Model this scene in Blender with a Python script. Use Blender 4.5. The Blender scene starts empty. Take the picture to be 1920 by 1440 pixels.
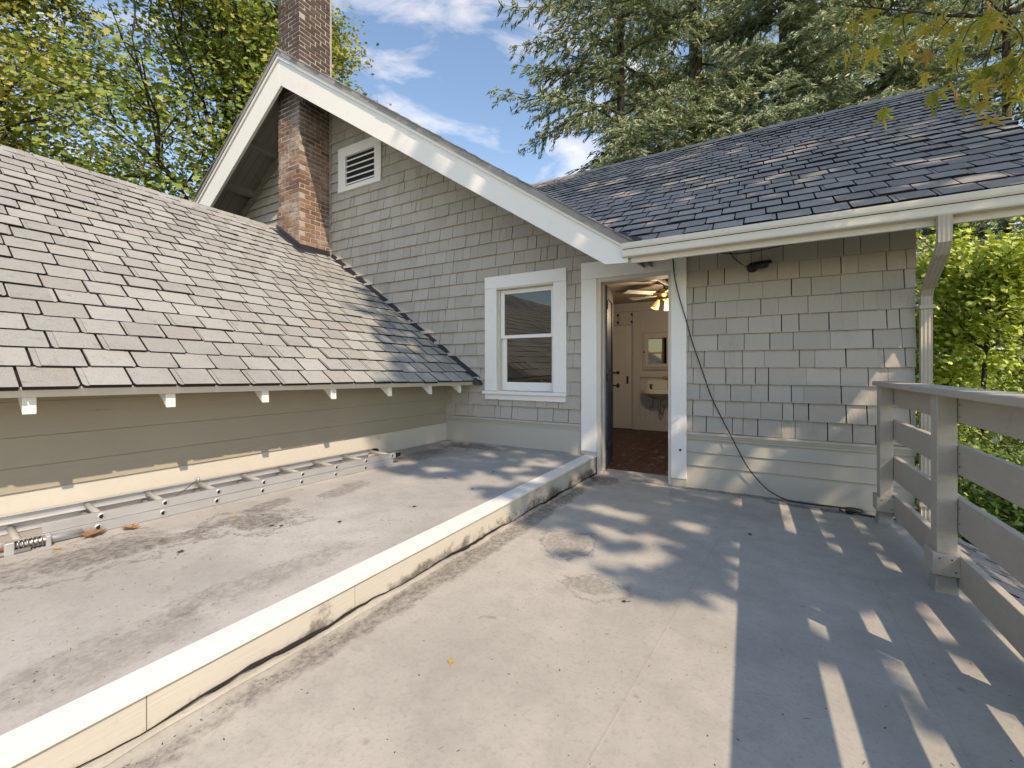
import bpy, math, random
import numpy as np
from mathutils import Vector, Matrix

# ------------------------------------------------------------------ camera, light, exposure
SC = bpy.context.scene
COL = SC.collection
CAM = Vector((0.0, 0.0, 1.15))
YAW = math.radians(30)
cam_data = bpy.data.cameras.new('camera')
cam_data.sensor_width = 36.0
cam_data.lens = 36.0 * 795.0 / 1920.0
cam_data.shift_y = -30.0 / 1920.0
cam_data.clip_start = 0.05
cam_data.clip_end = 600.0
cam = bpy.data.objects.new('camera', cam_data)
COL.objects.link(cam)
cam.location = CAM
cam.rotation_euler = (math.radians(90), 0, YAW)
SC.camera = cam

SUN = Vector((1.0, -0.58, 1.2)).normalized()          # direction towards the sun
SUN_EL = math.asin(SUN.z)
SUN_AZ = math.atan2(SUN.x, SUN.y)

world = bpy.data.worlds.new('World')
SC.world = world
world.use_nodes = True
nt = world.node_tree
nt.nodes.clear()
w_out = nt.nodes.new('ShaderNodeOutputWorld')
w_bg = nt.nodes.new('ShaderNodeBackground')
sky = nt.nodes.new('ShaderNodeTexSky')
sky.sky_type = 'NISHITA'
sky.sun_disc = False
sky.sun_elevation = SUN_EL
sky.sun_rotation = SUN_AZ
sky.altitude = 200
sky.air_density = 1.15
sky.dust_density = 0.35
sky.ozone_density = 3.5
# cirrus over the whole sky, cover thickened to whiten the ambient light
w_tc = nt.nodes.new('ShaderNodeTexCoord')
w_map = nt.nodes.new('ShaderNodeMapping')
w_map.inputs['Scale'].default_value = (3.2, 3.2, 9.0)
w_map.inputs['Location'].default_value = (2.7, 6.4, 3.3)
w_n = nt.nodes.new('ShaderNodeTexNoise')
w_n.inputs['Scale'].default_value = 1.35
w_n.inputs['Detail'].default_value = 7
w_n.inputs['Roughness'].default_value = 0.58
w_n.inputs['Distortion'].default_value = 0.5
w_r = nt.nodes.new('ShaderNodeValToRGB')
w_r.color_ramp.elements[0].position = 0.505
w_r.color_ramp.elements[1].position = 0.80
w_r.color_ramp.elements[1].color = (0.4, 0.4, 0.4, 1)
w_mix = nt.nodes.new('ShaderNodeMix')
w_mix.data_type = 'RGBA'
w_mix.inputs[7].default_value = (7.5, 7.8, 8.2, 1)
nt.links.new(w_tc.outputs['Generated'], w_map.inputs[0])
nt.links.new(w_map.outputs[0], w_n.inputs['Vector'])
nt.links.new(w_n.outputs['Fac'], w_r.inputs[0])
nt.links.new(w_r.outputs[0], w_mix.inputs[0])
w_hs = nt.nodes.new('ShaderNodeHueSaturation')
w_hs.inputs['Saturation'].default_value = 1.14
nt.links.new(sky.outputs[0], w_hs.inputs['Color'])
nt.links.new(w_hs.outputs[0], w_mix.inputs[6])
nt.links.new(w_mix.outputs[2], w_bg.inputs[0])
w_bg.inputs[1].default_value = 0.15
nt.links.new(w_bg.outputs[0], w_out.inputs[0])

sun_data = bpy.data.lights.new('sun', 'SUN')
sun_data.energy = 2.0
sun_data.angle = math.radians(0.53)
sun_data.color = (1.0, 0.99, 0.975)
sun = bpy.data.objects.new('sun', sun_data)
COL.objects.link(sun)
sun.rotation_euler = (-SUN).to_track_quat('-Z', 'Y').to_euler()
sun.location = (12, -8, 20)

SC.view_settings.view_transform = 'Standard'
SC.view_settings.look = 'None'
SC.view_settings.gamma = 1.0
SC.view_settings.exposure = 1.05
SC.view_settings.use_white_balance = True      # the camera's white balance, set for the open shade
SC.view_settings.white_balance_temperature = 9400
SC.view_settings.white_balance_tint = 17
SC.view_settings.use_curve_mapping = False
SC.render.engine = 'CYCLES'
SC.cycles.use_denoising = True
SC.cycles.max_bounces = 8
SC.cycles.transparent_max_bounces = 8
SC.cycles.sample_clamp_indirect = 8.0

rng = random.Random(7)
nrg = np.random.default_rng(11)

# ------------------------------------------------------------------ helpers
FW = Vector((-math.sin(YAW), math.cos(YAW), 0))
RT = Vector((math.cos(YAW), math.sin(YAW), 0))


def depth_of(p):
    return (Vector(p) - CAM).dot(FW)


def screen_of(p):
    d = Vector(p) - CAM
    z = d.dot(FW)
    if z < 0.05:
        return None
    return (d.dot(RT) / z, d.z / z)


def shown(p, m=1.3):
    s = screen_of(p)
    return s is not None and abs(s[0]) < 1.21 * m and -0.95 * m < s[1] < 0.87 * m


class MB:
    """collects vertices and faces for one mesh"""

    def __init__(self):
        self.v, self.f, self.m = [], [], []

    def quad_box(self, pts, mi=0):
        n = len(self.v)
        self.v += [tuple(p) for p in pts]
        for f in ((0, 3, 2, 1), (4, 5, 6, 7), (0, 1, 5, 4), (1, 2, 6, 5), (2, 3, 7, 6), (3, 0, 4, 7)):
            self.f.append(tuple(n + i for i in f)); self.m.append(mi)

    def box(self, x0, x1, y0, y1, z0, z1, mi=0):
        self.quad_box([(x0, y0, z0), (x1, y0, z0), (x1, y1, z0), (x0, y1, z0),
                       (x0, y0, z1), (x1, y0, z1), (x1, y1, z1), (x0, y1, z1)], mi)
        return self

    def bar(self, a, b, w, h, up=(0, 0, 1), mi=0):
        """rectangular bar from a to b, w across, h along up"""
        a, b, up = Vector(a), Vector(b), Vector(up)
        d = (b - a).normalized()
        s = d.cross(up).normalized()
        u = s.cross(d).normalized()
        s *= w / 2; u *= h / 2
        self.quad_box([a - s - u, a + s - u, b + s - u, b - s - u, a - s + u, a + s + u, b + s + u, b - s + u], mi)
        return self

    def prism(self, poly, ax, c0, c1, mi=0):
        """polygon (list of 2d) extruded along axis ax (0,1,2) from c0 to c1"""
        n = len(self.v); k = len(poly)

        def mk(p, c):
            if ax == 1: return (p[0], c, p[1])
            if ax == 0: return (c, p[0], p[1])
            return (p[0], p[1], c)
        self.v += [mk(p, c0) for p in poly] + [mk(p, c1) for p in poly]
        self.f.append(tuple(n + i for i in range(k))); self.m.append(mi)
        self.f.append(tuple(n + k + i for i in reversed(range(k)))); self.m.append(mi)
        for i in range(k):
            j = (i + 1) % k
            self.f.append((n + i, n + k + i, n + k + j, n + j)); self.m.append(mi)
        return self

    def tube(self, pts, r, sides=8, mi=0, cap=True):
        pts = [Vector(p) for p in pts]
        rs = r if isinstance(r, (list, tuple)) else [r] * len(pts)
        base = len(self.v)
        ref = Vector((0.13, 0.31, 0.94))
        for i, p in enumerate(pts):
            d = (pts[min(i + 1, len(pts) - 1)] - pts[max(i - 1, 0)])
            d = d.normalized() if d.length > 1e-9 else Vector((0, 0, 1))
            s = d.cross(ref)
            if s.length < 0.1: s = d.cross(Vector((1, 0, 0)))
            s.normalize()
            u = s.cross(d)
            for k in range(sides):
                a = 2 * math.pi * k / sides
                self.v.append(tuple(p + (s * math.cos(a) + u * math.sin(a)) * rs[i]))
        for i in range(len(pts) - 1):
            for k in range(sides):
                a = base + i * sides + k; b = base + i * sides + (k + 1) % sides
                self.f.append((a, b, b + sides, a + sides)); self.m.append(mi)
        if cap:
            self.f.append(tuple(base + k for k in reversed(range(sides)))); self.m.append(mi)
            e = base + (len(pts) - 1) * sides
            self.f.append(tuple(e + k for k in range(sides))); self.m.append(mi)
        return self

    def lathe(self, prof, c, sides=20, mi=0, axis='z'):
        """profile of (r, h) revolved about the vertical through c"""
        base = len(self.v); c = Vector(c)
        for r, h in prof:
            for k in range(sides):
                a = 2 * math.pi * k / sides
                q = (math.cos(a) * r, math.sin(a) * r, h)
                if axis == 'y': q = (q[0], q[2], q[1])
                if axis == 'x': q = (q[2], q[0], q[1])
                self.v.append(tuple(c + Vector(q)))
        for i in range(len(prof) - 1):
            for k in range(sides):
                a = base + i * sides + k; b = base + i * sides + (k + 1) % sides
                self.f.append((a, b, b + sides, a + sides)); self.m.append(mi)
        return self

    def mesh(self, name):
        me = bpy.data.meshes.new(name)
        me.from_pydata(self.v, [], self.f)
        me.update()
        return me


def part(name, mb, mat, parent=None, bevel=0.0, smooth=False, label=None, kind=None, matrix=None):
    me = mb.mesh(name) if isinstance(mb, MB) else mb
    if mat is not None and len(me.materials) == 0:
        for mm in (mat if isinstance(mat, (list, tuple)) else [mat]):
            me.materials.append(mm)
    if isinstance(mb, MB) and any(mb.m):
        me.polygons.foreach_set('material_index', mb.m)
    if smooth:
        me.polygons.foreach_set('use_smooth', [True] * len(me.polygons))
    o = bpy.data.objects.new(name, me)
    COL.objects.link(o)
    if parent is not None:
        o.parent = parent
        if parent.type == 'EMPTY':
            o.matrix_parent_inverse = Matrix.Translation(-parent.location)
    if matrix is not None:
        o.matrix_basis = matrix
    if bevel:
        bv = o.modifiers.new('bevel', 'BEVEL')
        bv.width = bevel; bv.segments = 2; bv.limit_method = 'ANGLE'
        bv.harden_normals = False
    if label: o['label'] = label
    if kind: o['kind'] = kind
    return o


def thing(name, label, cat, loc=(0, 0, 0), group=None):
    o = bpy.data.objects.new(name, None)
    o.empty_display_size = 0.2
    COL.objects.link(o)
    o.location = loc
    o['label'] = label; o['category'] = cat
    if group: o['group'] = group
    return o


def tag(o, label, cat, group=None, kind=None):
    o['label'] = label; o['category'] = cat
    if group: o['group'] = group
    if kind: o['kind'] = kind
    return o


# ------------------------------------------------------------------ materials
class NB:
    def __init__(self, name):
        self.m = bpy.data.materials.new(name)
        self.m.use_nodes = True
        self.t = self.m.node_tree
        self.t.nodes.clear()
        self.out = self.t.nodes.new('ShaderNodeOutputMaterial')

    def n(self, kind, **kw):
        nd = self.t.nodes.new('ShaderNode' + kind)
        for k, v in kw.items():
            if hasattr(nd, k) and k not in nd.inputs.keys():
                setattr(nd, k, v)
        return nd

    def put(self, sock, v):
        if hasattr(v, 'is_output') or isinstance(v, bpy.types.NodeSocket):
            self.t.links.new(v, sock)
        else:
            sock.default_value = v

    def math(self, op, a, b=0.0, c=None, clamp=False):
        nd = self.n('Math'); nd.operation = op; nd.use_clamp = clamp
        self.put(nd.inputs[0], a); self.put(nd.inputs[1], b)
        if c is not None: self.put(nd.inputs[2], c)
        return nd.outputs[0]

    def mix(self, fac, a, b, blend='MIX'):
        nd = self.n('Mix'); nd.data_type = 'RGBA'; nd.blend_type = blend
        self.put(nd.inputs[0], fac)
        self.put(nd.inputs[6], a if not isinstance(a, tuple) or len(a) == 4 else a + (1,))
        self.put(nd.inputs[7], b if not isinstance(b, tuple) or len(b) == 4 else b + (1,))
        return nd.outputs[2]

    def noise(self, scale, detail=4, rough=0.55, vec=None, dist=0.0, sc=None):
        nd = self.n('TexNoise')
        nd.inputs['Scale'].default_value = scale
        nd.inputs['Detail'].default_value = detail
        nd.inputs['Roughness'].default_value = rough
        nd.inputs['Distortion'].default_value = dist
        if vec is None: vec = self.pos()
        if sc is not None:
            mp = self.n('Mapping'); mp.inputs['Scale'].default_value = sc
            self.t.links.new(vec, mp.inputs[0]); vec = mp.outputs[0]
        self.t.links.new(vec, nd.inputs['Vector'])
        return nd.outputs['Fac']

    def pos(self):
        if not hasattr(self, '_p'):
            self._p = self.n('NewGeometry')
        return self._p.outputs['Position']

    def island(self):
        self.pos()
        return self._p.outputs['Random Per Island']

    def objrand(self):
        return self.n('ObjectInfo').outputs['Random']

    def rand(self):
        """one random number per piece, whether the piece is an object or an island of a joined mesh"""
        s = self.math('ADD', self.island(), self.objrand())
        return self.math('FRACT', s)

    def ramp(self, fac, stops):
        nd = self.n('ValToRGB')
        cr = nd.color_ramp
        while len(cr.elements) < len(stops): cr.elements.new(0.5)
        for e, (p, c) in zip(cr.elements, stops):
            e.position = p; e.color = c if len(c) == 4 else tuple(c) + (1,)
        self.put(nd.inputs[0], fac)
        return nd.outputs[0]

    def step(self, fac, a, b):
        nd = self.n('MapRange'); nd.interpolation_type = 'SMOOTHSTEP'
        self.put(nd.inputs[0], fac)
        nd.inputs[1].default_value = a; nd.inputs[2].default_value = b
        return nd.outputs[0]

    def bump(self, h, strength=0.3, dist=0.01):
        nd = self.n('Bump')
        nd.inputs['Strength'].default_value = strength
        nd.inputs['Distance'].default_value = dist
        self.t.links.new(h, nd.inputs['Height'])
        return nd.outputs[0]

    def bsdf(self, col, rough=0.8, metal=0.0, normal=None, spec=0.35, **kw):
        b = self.n('BsdfPrincipled')
        self.put(b.inputs['Base Color'], col if not isinstance(col, tuple) or len(col) == 4 else col + (1,))
        self.put(b.inputs['Roughness'], rough)
        b.inputs['Metallic'].default_value = metal
        b.inputs['Specular IOR Level'].default_value = spec
        if normal is not None: self.t.links.new(normal, b.inputs['Normal'])
        for k, v in kw.items():
            self.put(b.inputs[k], v)
        self.t.links.new(b.outputs[0], self.out.inputs[0])
        return b

    def done(self):
        return self.m


def mulc(c, k): return tuple(min(1.0, x * k) for x in c)


def paint(name, col, rough=0.6, var=0.10, scale=3.0, dirt=0.0, dirt_col=(0.10, 0.09, 0.07), bump=0.15, grain=None, piece=0.0):
    """painted timber: slow tone changes, fine speckle, optional dirt blotches and grain"""
    b = NB(name)
    n1 = b.noise(scale, 5, 0.6)
    n2 = b.noise(scale * 14, 3, 0.6, sc=grain)
    c = b.mix(n1, mulc(col, 1 - var), mulc(col, 1 + var))
    c = b.mix(b.math('MULTIPLY', b.step(n2, 0.35, 0.75), 0.28), c, mulc(col, 1 - 1.6 * var))
    if piece:
        r = b.rand()
        c = b.mix(r, c, b.mix(1.0, c, (1 - piece,) * 3, 'MULTIPLY'))
    if dirt:
        d = b.noise(scale * 2.3, 8, 0.72)
        c = b.mix(b.math('MULTIPLY', b.step(d, 0.55, 0.78), dirt), c, dirt_col)
    fine = b.noise(scale * 30, 3, 0.6, sc=grain)
    b.bsdf(c, rough, normal=b.bump(fine, bump, 0.004))
    return b.done()


M = {}
M['white'] = paint('white_paint', (0.78, 0.765, 0.73), 0.5, 0.04, 2.0, dirt=0.22, dirt_col=(0.38, 0.35, 0.30))
M['cream'] = paint('cream_paint', (0.60, 0.565, 0.495), 0.6, 0.07, 2.2, dirt=0.12, dirt_col=(0.30, 0.26, 0.2))
M['gutter'] = paint('gutter_paint', (0.68, 0.645, 0.575), 0.45, 0.05, 3, dirt=0.3, dirt_col=(0.25, 0.22, 0.17))
M['sill_cream'] = paint('band_paint', (0.45, 0.425, 0.37), 0.6, 0.06, 2, dirt=0.15, dirt_col=(0.22, 0.2, 0.16))
M['rail'] = paint('rail_paint', (0.46, 0.415, 0.35), 0.65, 0.13, 4, dirt=0.5, dirt_col=(0.20, 0.175, 0.145), bump=0.45, grain=(1, 0.12, 1))
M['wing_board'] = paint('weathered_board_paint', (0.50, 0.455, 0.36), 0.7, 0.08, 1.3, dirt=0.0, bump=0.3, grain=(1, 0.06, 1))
M['dark_metal'] = paint('dark_flashing', (0.035, 0.036, 0.045), 0.45, 0.2, 5)
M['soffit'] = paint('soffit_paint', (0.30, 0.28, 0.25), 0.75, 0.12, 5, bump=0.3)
M['black'] = paint('black_plastic', (0.012, 0.012, 0.013), 0.4, 0.1, 5)
M['lens'] = paint('lens_glass', (0.03, 0.03, 0.035), 0.08, 0.05, 3, bump=0.0)
M['underlay'] = paint('building_paper', (0.014, 0.012, 0.010), 0.95, 0.15, 6)
M['void'] = paint('dark_backing', (0.02, 0.019, 0.018), 0.9, 0.1, 3)
M['porcelain'] = paint('porcelain', (0.75, 0.74, 0.70), 0.15, 0.03, 6, bump=0.0)
M['room_paint'] = paint('room_paint', (0.57, 0.56, 0.535), 0.55, 0.07, 2, dirt=0.2, dirt_col=(0.35, 0.3, 0.24))
M['room_ceiling'] = paint('room_ceiling_paint', (0.42, 0.36, 0.29), 0.7, 0.08, 2)
M['blue_paint'] = paint('blue_door_paint', (0.03, 0.042, 0.075), 0.5, 0.2, 4, dirt=0.5, dirt_col=(0.25, 0.27, 0.30))
M['cardboard'] = paint('tan_card', (0.45, 0.29, 0.12), 0.8, 0.08, 6)
M['trunk_dark'] = None


def shingle_siding():
    b = NB('painted_shake')
    r = b.rand()
    base = b.mix(r, (0.40, 0.366, 0.322, 1), (0.475, 0.437, 0.388, 1))
    n1 = b.noise(1.4, 4, 0.6)
    c = b.mix(b.math('MULTIPLY', n1, 0.5), base, (0.365, 0.336, 0.297, 1))
    st = b.noise(2.0, 7, 0.75, sc=(3, 3, 0.6))
    c = b.mix(b.math('MULTIPLY', b.step(st, 0.54, 0.74), 0.45), c, (0.27, 0.245, 0.215, 1))
    g = b.noise(9, 5, 0.6, sc=(9, 9, 0.7), dist=0.4)
    g2 = b.noise(60, 2, 0.5)
    h = b.math('ADD', g, b.math('MULTIPLY', g2, 0.35))
    b.bsdf(c, 0.85, normal=b.bump(h, 0.6, 0.008), spec=0.1)
    return b.done()


def asphalt_roof(name, c0, c1, warm, speck):
    b = NB(name)
    r = b.rand()
    base = b.mix(r, c0, c1)
    r2 = b.math('FRACT', b.math('MULTIPLY', r, 7.31))
    base = b.mix(b.math('MULTIPLY', b.step(r2, 0.72, 0.95), 0.55), base, warm)
    sp = b.noise(330, 2, 0.7)
    sp2 = b.noise(140, 2, 0.6)
    c = b.mix(b.math('MULTIPLY', b.step(sp, 0.42, 0.68), 0.8), base, speck)
    ed = b.noise(16, 6, 0.7)
    c = b.mix(b.math('MULTIPLY', b.step(ed, 0.52, 0.72), 0.45), c, mulc(c0[:3], 0.72) + (1,))
    c = b.mix(b.math('MULTIPLY', b.step(sp2, 0.55, 0.72), 0.45), c, mulc(c0[:3], 0.45) + (1,))
    big = b.noise(0.9, 6, 0.65)
    c = b.mix(b.math('MULTIPLY', b.step(big, 0.45, 0.7), 0.25), c, mulc(c0[:3], 0.55) + (1,))
    h = b.math('ADD', sp, b.math('MULTIPLY', sp2, 0.8))
    b.bsdf(c, 0.97, normal=b.bump(h, 0.7, 0.005), spec=0.05)
    return b.done()


M['siding'] = shingle_siding()
M['roof_light'] = asphalt_roof('weathered_asphalt', (0.27, 0.278, 0.266, 1), (0.38, 0.391, 0.375, 1), (0.29, 0.265, 0.245, 1), (0.45, 0.46, 0.445, 1))
M['roof_dark'] = asphalt_roof('charcoal_asphalt', (0.235, 0.222, 0.212, 1), (0.37, 0.353, 0.338, 1), (0.30, 0.29, 0.28, 1), (0.40, 0.385, 0.37, 1))
M['roof_felt'] = paint('roof_felt', (0.018, 0.017, 0.016), 0.95, 0.15, 6)


def brick_mat():
    b = NB('old_brick')
    r = b.rand()
    c = b.ramp(r, [(0.0, (0.145, 0.08, 0.057)), (0.3, (0.23, 0.13, 0.088)), (0.6, (0.30, 0.17, 0.11)), (0.85, (0.19, 0.118, 0.09)), (1.0, (0.36, 0.235, 0.165))])
    n = b.noise(38, 5, 0.7)
    c = b.mix(b.math('MULTIPLY', b.step(n, 0.5, 0.75), 0.5), c, (0.10, 0.055, 0.04, 1))
    ef = b.noise(2.6, 7, 0.7, sc=(1, 1, 0.8))
    c = b.mix(b.math('MULTIPLY', b.step(ef, 0.46, 0.68), 0.6), c, (0.55, 0.47, 0.42, 1))
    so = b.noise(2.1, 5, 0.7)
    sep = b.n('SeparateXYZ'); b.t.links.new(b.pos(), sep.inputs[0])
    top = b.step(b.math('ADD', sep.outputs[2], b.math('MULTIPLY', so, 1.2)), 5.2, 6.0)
    c = b.mix(b.math('MULTIPLY', top, 0.75), c, (0.05, 0.042, 0.038, 1))  # soot towards the top, with some of the shade there painted in
    b.bsdf(c, 0.9, normal=b.bump(n, 0.6, 0.006), spec=0.2)
    return b.done()


def mortar_mat():
    b = NB('mortar')
    n = b.noise(24, 5, 0.7)
    c = b.mix(n, (0.28, 0.255, 0.235, 1), (0.55, 0.52, 0.485, 1))
    b.bsdf(c, 0.95, normal=b.bump(n, 0.6, 0.006), spec=0.1)
    return b.done()


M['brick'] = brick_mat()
M['mortar'] = mortar_mat()


def deck_mat(name, col, stains):
    """smooth coated deck: mottled, faint seams, grime in the low spots"""
    b = NB(name)
    n1 = b.noise(1.1, 6, 0.62)
    n2 = b.noise(6.5, 6, 0.66)
    n3 = b.noise(60, 3, 0.6)
    n4 = b.noise(260, 2, 0.6)
    c = b.mix(b.step(n1, 0.25, 0.75), mulc(col, 0.80), mulc(col, 1.14))
    c = b.mix(b.math('MULTIPLY', b.step(n2, 0.42, 0.72), 0.5), c, mulc(col, 0.70))
    c = b.mix(b.math('MULTIPLY', b.step(n3, 0.48, 0.75), 0.4), c, mulc(col, 0.60))
    c = b.mix(b.math('MULTIPLY', b.step(n4, 0.35, 0.8), 0.22), c, mulc(col, 1.25))
    spots = b.noise(9, 3, 0.5)
    c = b.mix(b.math('MULTIPLY', b.step(spots, 0.70, 0.76), 0.5), c, mulc(col, 0.45))
    edge = b.noise(5.5, 8, 0.74)
    edge2 = b.noise(38, 7, 0.78, sc=(1, 0.7, 1))
    for (x, y, rx, ry, rot, amt, lo) in stains:
        mp = b.n('Mapping'); mp.vector_type = 'TEXTURE'
        mp.inputs['Location'].default_value = (x, y, 0)
        mp.inputs['Rotation'].default_value = (0, 0, rot)
        mp.inputs['Scale'].default_value = (rx, ry, 1000)
        b.t.links.new(b.pos(), mp.inputs[0])
        ln = b.n('VectorMath'); ln.operation = 'LENGTH'
        b.t.links.new(mp.outputs[0], ln.inputs[0])
        d = b.math('SUBTRACT', 1.0, ln.outputs['Value'])
        d = b.math('ADD', d, b.math('MULTIPLY', b.math('SUBTRACT', edge, 0.5), 1.9))
        f = b.step(d, 0.0, lo * 0.6) if lo > 0 else b.step(b.math('ABSOLUTE', b.math('SUBTRACT', d, 0.2)), 0.10, 0.02)
        f = b.math('MULTIPLY', f, b.math('ADD', b.math('MULTIPLY', b.step(edge2, 0.35, 0.7), 1.0), 0.25), clamp=True)
        c = b.mix(b.math('MULTIPLY', f, min(1.0, amt * 1.35)), c, (0.115, 0.10, 0.085, 1))
    h = b.math('ADD', n3, b.math('MULTIPLY', n4, 0.5))
    b.bsdf(c, b.math('ADD', 0.62, b.math('MULTIPLY', n2, 0.25)), normal=b.bump(h, 0.3, 0.004), spec=0.1)
    return b.done()


M['deck_low'] = deck_mat('lower_deck_coating', (0.43, 0.412, 0.368), [
    (-1.46, 2.6, 0.09, 2.6, 0.0, 0.55, 0.7), (-1.05, 2.55, 0.22, 0.26, 0.3, 0.5, -1), (-0.72, 2.08, 0.20, 0.15, 0.2, 0.4, -1), (-0.3, 0.9, 0.3, 0.22, 0.7, 0.22, -1), (-1.05, 2.55, 0.16, 0.2, 0.3, 0.35, 0.5), (-0.75, 2.1, 0.14, 0.1, 0.2, 0.35, 0.5),
    (0.0, 4.44, 1.5, 0.07, 0.0, 0.6, 0.6), (-1.35, 4.3, 0.16, 0.25, 0.0, 0.6, 0.6), (0.5, 4.3, 0.5, 0.06, 0.0, 0.7, 0.5)])
M['deck_up'] = deck_mat('upper_deck_coating', (0.415, 0.405, 0.378), [
    (-2.72, 1.50, 0.24, 0.17, 0.5, 0.62, 0.5), (-2.72, 1.48, 0.36, 0.27, 0.5, 0.5, -1), (-2.93, 0.80, 0.30, 0.52, -0.15, 0.45, -1), (-2.95, 0.80, 0.20, 0.38, -0.15, 0.6, 0.6), (-2.95, 1.72, 0.12, 0.22, 0.3, 0.5, 0.6),
    (-2.82, 2.25, 0.12, 0.28, 0.2, 0.42, 0.6), (-2.85, 1.20, 0.08, 0.24, 0.2, 0.45, 0.6), (-1.95, 1.15, 0.13, 0.55, -0.1, 0.30, 0.8), (-1.9, 0.5, 0.18, 0.5, 0.0, 0.28, 0.8),
    (-3.0, 4.25, 0.55, 0.16, 0.0, 0.6, 0.6), (-3.2, 3.55, 0.2, 0.5, 0.15, 0.5, 0.7)])


def curb_mat():
    b = NB('curb_board_paint')
    col = (0.57, 0.54, 0.475)
    n1 = b.noise(2.0, 5, 0.6)
    c = b.mix(n1, mulc(col, 0.9), mulc(col, 1.08))
    sep = b.n('SeparateXYZ'); b.t.links.new(b.pos(), sep.inputs[0])
    d = b.noise(4.2, 9, 0.78)
    # mould that starts at the foot of the board
    low = b.step(sep.outputs[2], 0.17, 0.03)
    f = b.step(b.math('ADD', d, b.math('MULTIPLY', low, 0.16)), 0.58, 0.74)
    c = b.mix(b.math('MULTIPLY', f, 0.85), c, (0.10, 0.092, 0.075, 1))
    wv = b.noise(40, 2, 0.5, sc=(1, 0.1, 3))
    b.bsdf(c, 0.65, normal=b.bump(wv, 0.3, 0.004))
    return b.done()


M['curb'] = curb_mat()


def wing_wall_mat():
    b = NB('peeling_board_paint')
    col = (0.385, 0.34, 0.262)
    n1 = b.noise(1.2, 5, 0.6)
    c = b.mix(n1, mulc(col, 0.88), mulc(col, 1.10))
    st = b.noise(3.0, 8, 0.75, sc=(1, 0.22, 2.2))
    c = b.mix(b.math('MULTIPLY', b.step(st, 0.56, 0.76), 0.35), c, (0.27, 0.235, 0.18, 1))
    ck = b.noise(7, 9, 0.8, sc=(1, 0.12, 1.6), dist=0.6)
    c = b.mix(b.math('MULTIPLY', b.step(ck, 0.615, 0.67), 0.75), c, (0.075, 0.062, 0.045, 1))
    g = b.noise(30, 4, 0.6, sc=(1, 0.08, 1.5))
    b.bsdf(c, 0.7, normal=b.bump(b.math('ADD', g, b.math('MULTIPLY', ck, 1.5)), 0.35, 0.005))
    return b.done()


M['wing_wall'] = wing_wall_mat()


def metal_mat(name, col, rough, scale=20, sc=None, metal=1.0):
    b = NB(name)
    n = b.noise(scale, 5, 0.65, sc=sc)
    c = b.mix(n, mulc(col, 0.8), mulc(col, 1.1))
    r = b.math('ADD', rough - 0.1, b.math('MULTIPLY', n, 0.25))
    b.bsdf(c, r, metal, normal=b.bump(n, 0.08, 0.003), spec=0.5)
    return b.done()


M['alu'] = metal_mat('dull_aluminium', (0.62, 0.63, 0.64), 0.46, 12, (1, 0.2, 1), 0.75)
M['rung'] = metal_mat('grey_rung', (0.55, 0.545, 0.52), 0.6, 20, None, 0.4)
M['chrome'] = metal_mat('old_chrome', (0.45, 0.43, 0.40), 0.3, 20)
M['brass'] = metal_mat('dull_brass', (0.35, 0.25, 0.11), 0.4, 20)
M['bronze'] = metal_mat('dark_bronze', (0.03, 0.026, 0.022), 0.45, 20, None, 0.5)
M['rust'] = paint('rusty_steel', (0.30, 0.13, 0.055), 0.85, 0.3, 9, dirt=0.5, dirt_col=(0.12, 0.05, 0.03), bump=0.5)


def concrete(name, col):
    return paint(name, col, 0.9, 0.15, 6, dirt=0.6, dirt_col=(0.14, 0.13, 0.11), bump=0.6)


M['pier'] = concrete('pier_concrete', (0.34, 0.325, 0.29))


def floor_mat():
    b = NB('worn_room_floor')
    r = b.rand()
    n = b.noise(3, 6, 0.65)
    c = b.mix(n, (0.022, 0.007, 0.006, 1), (0.065, 0.020, 0.014, 1))
    c = b.mix(b.math('MULTIPLY', r, 0.4), c, (0.07, 0.03, 0.02, 1))
    p = b.noise(7, 8, 0.78, dist=0.5)
    c = b.mix(b.math('MULTIPLY', b.step(p, 0.57, 0.63), 0.7), c, (0.42, 0.38, 0.34, 1))
    p2 = b.noise(34, 3, 0.6)
    c = b.mix(b.math('MULTIPLY', b.step(p2, 0.64, 0.69), 0.75), c, (0.45, 0.42, 0.38, 1))
    b.bsdf(c, 0.45, normal=b.bump(n, 0.2, 0.004))
    return b.done()


M['room_floor'] = floor_mat()


def glass_mat():
    b = NB('window_glass')
    fr = b.n('Fresnel'); fr.inputs['IOR'].default_value = 1.52
    wav = b.noise(1.6, 2, 0.4)
    nrm = b.bump(wav, 0.12, 0.02)
    gl = b.n('BsdfGlossy'); gl.inputs['Roughness'].default_value = 0.01
    gl.inputs['Color'].default_value = (0.95, 0.97, 0.97, 1)
    b.t.links.new(nrm, gl.inputs['Normal'])
    tr = b.n('BsdfTransparent'); tr.inputs['Color'].default_value = (0.45, 0.46, 0.44, 1)
    mx = b.n('MixShader')
    f = b.math('MULTIPLY', fr.outputs[0], 1.25)
    f = b.math('ADD', f, 0.03, clamp=True)
    b.t.links.new(f, mx.inputs[0]); b.t.links.new(tr.outputs[0], mx.inputs[1]); b.t.links.new(gl.outputs[0], mx.inputs[2])
    b.t.links.new(mx.outputs[0], b.out.inputs[0])
    return b.done()


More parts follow.
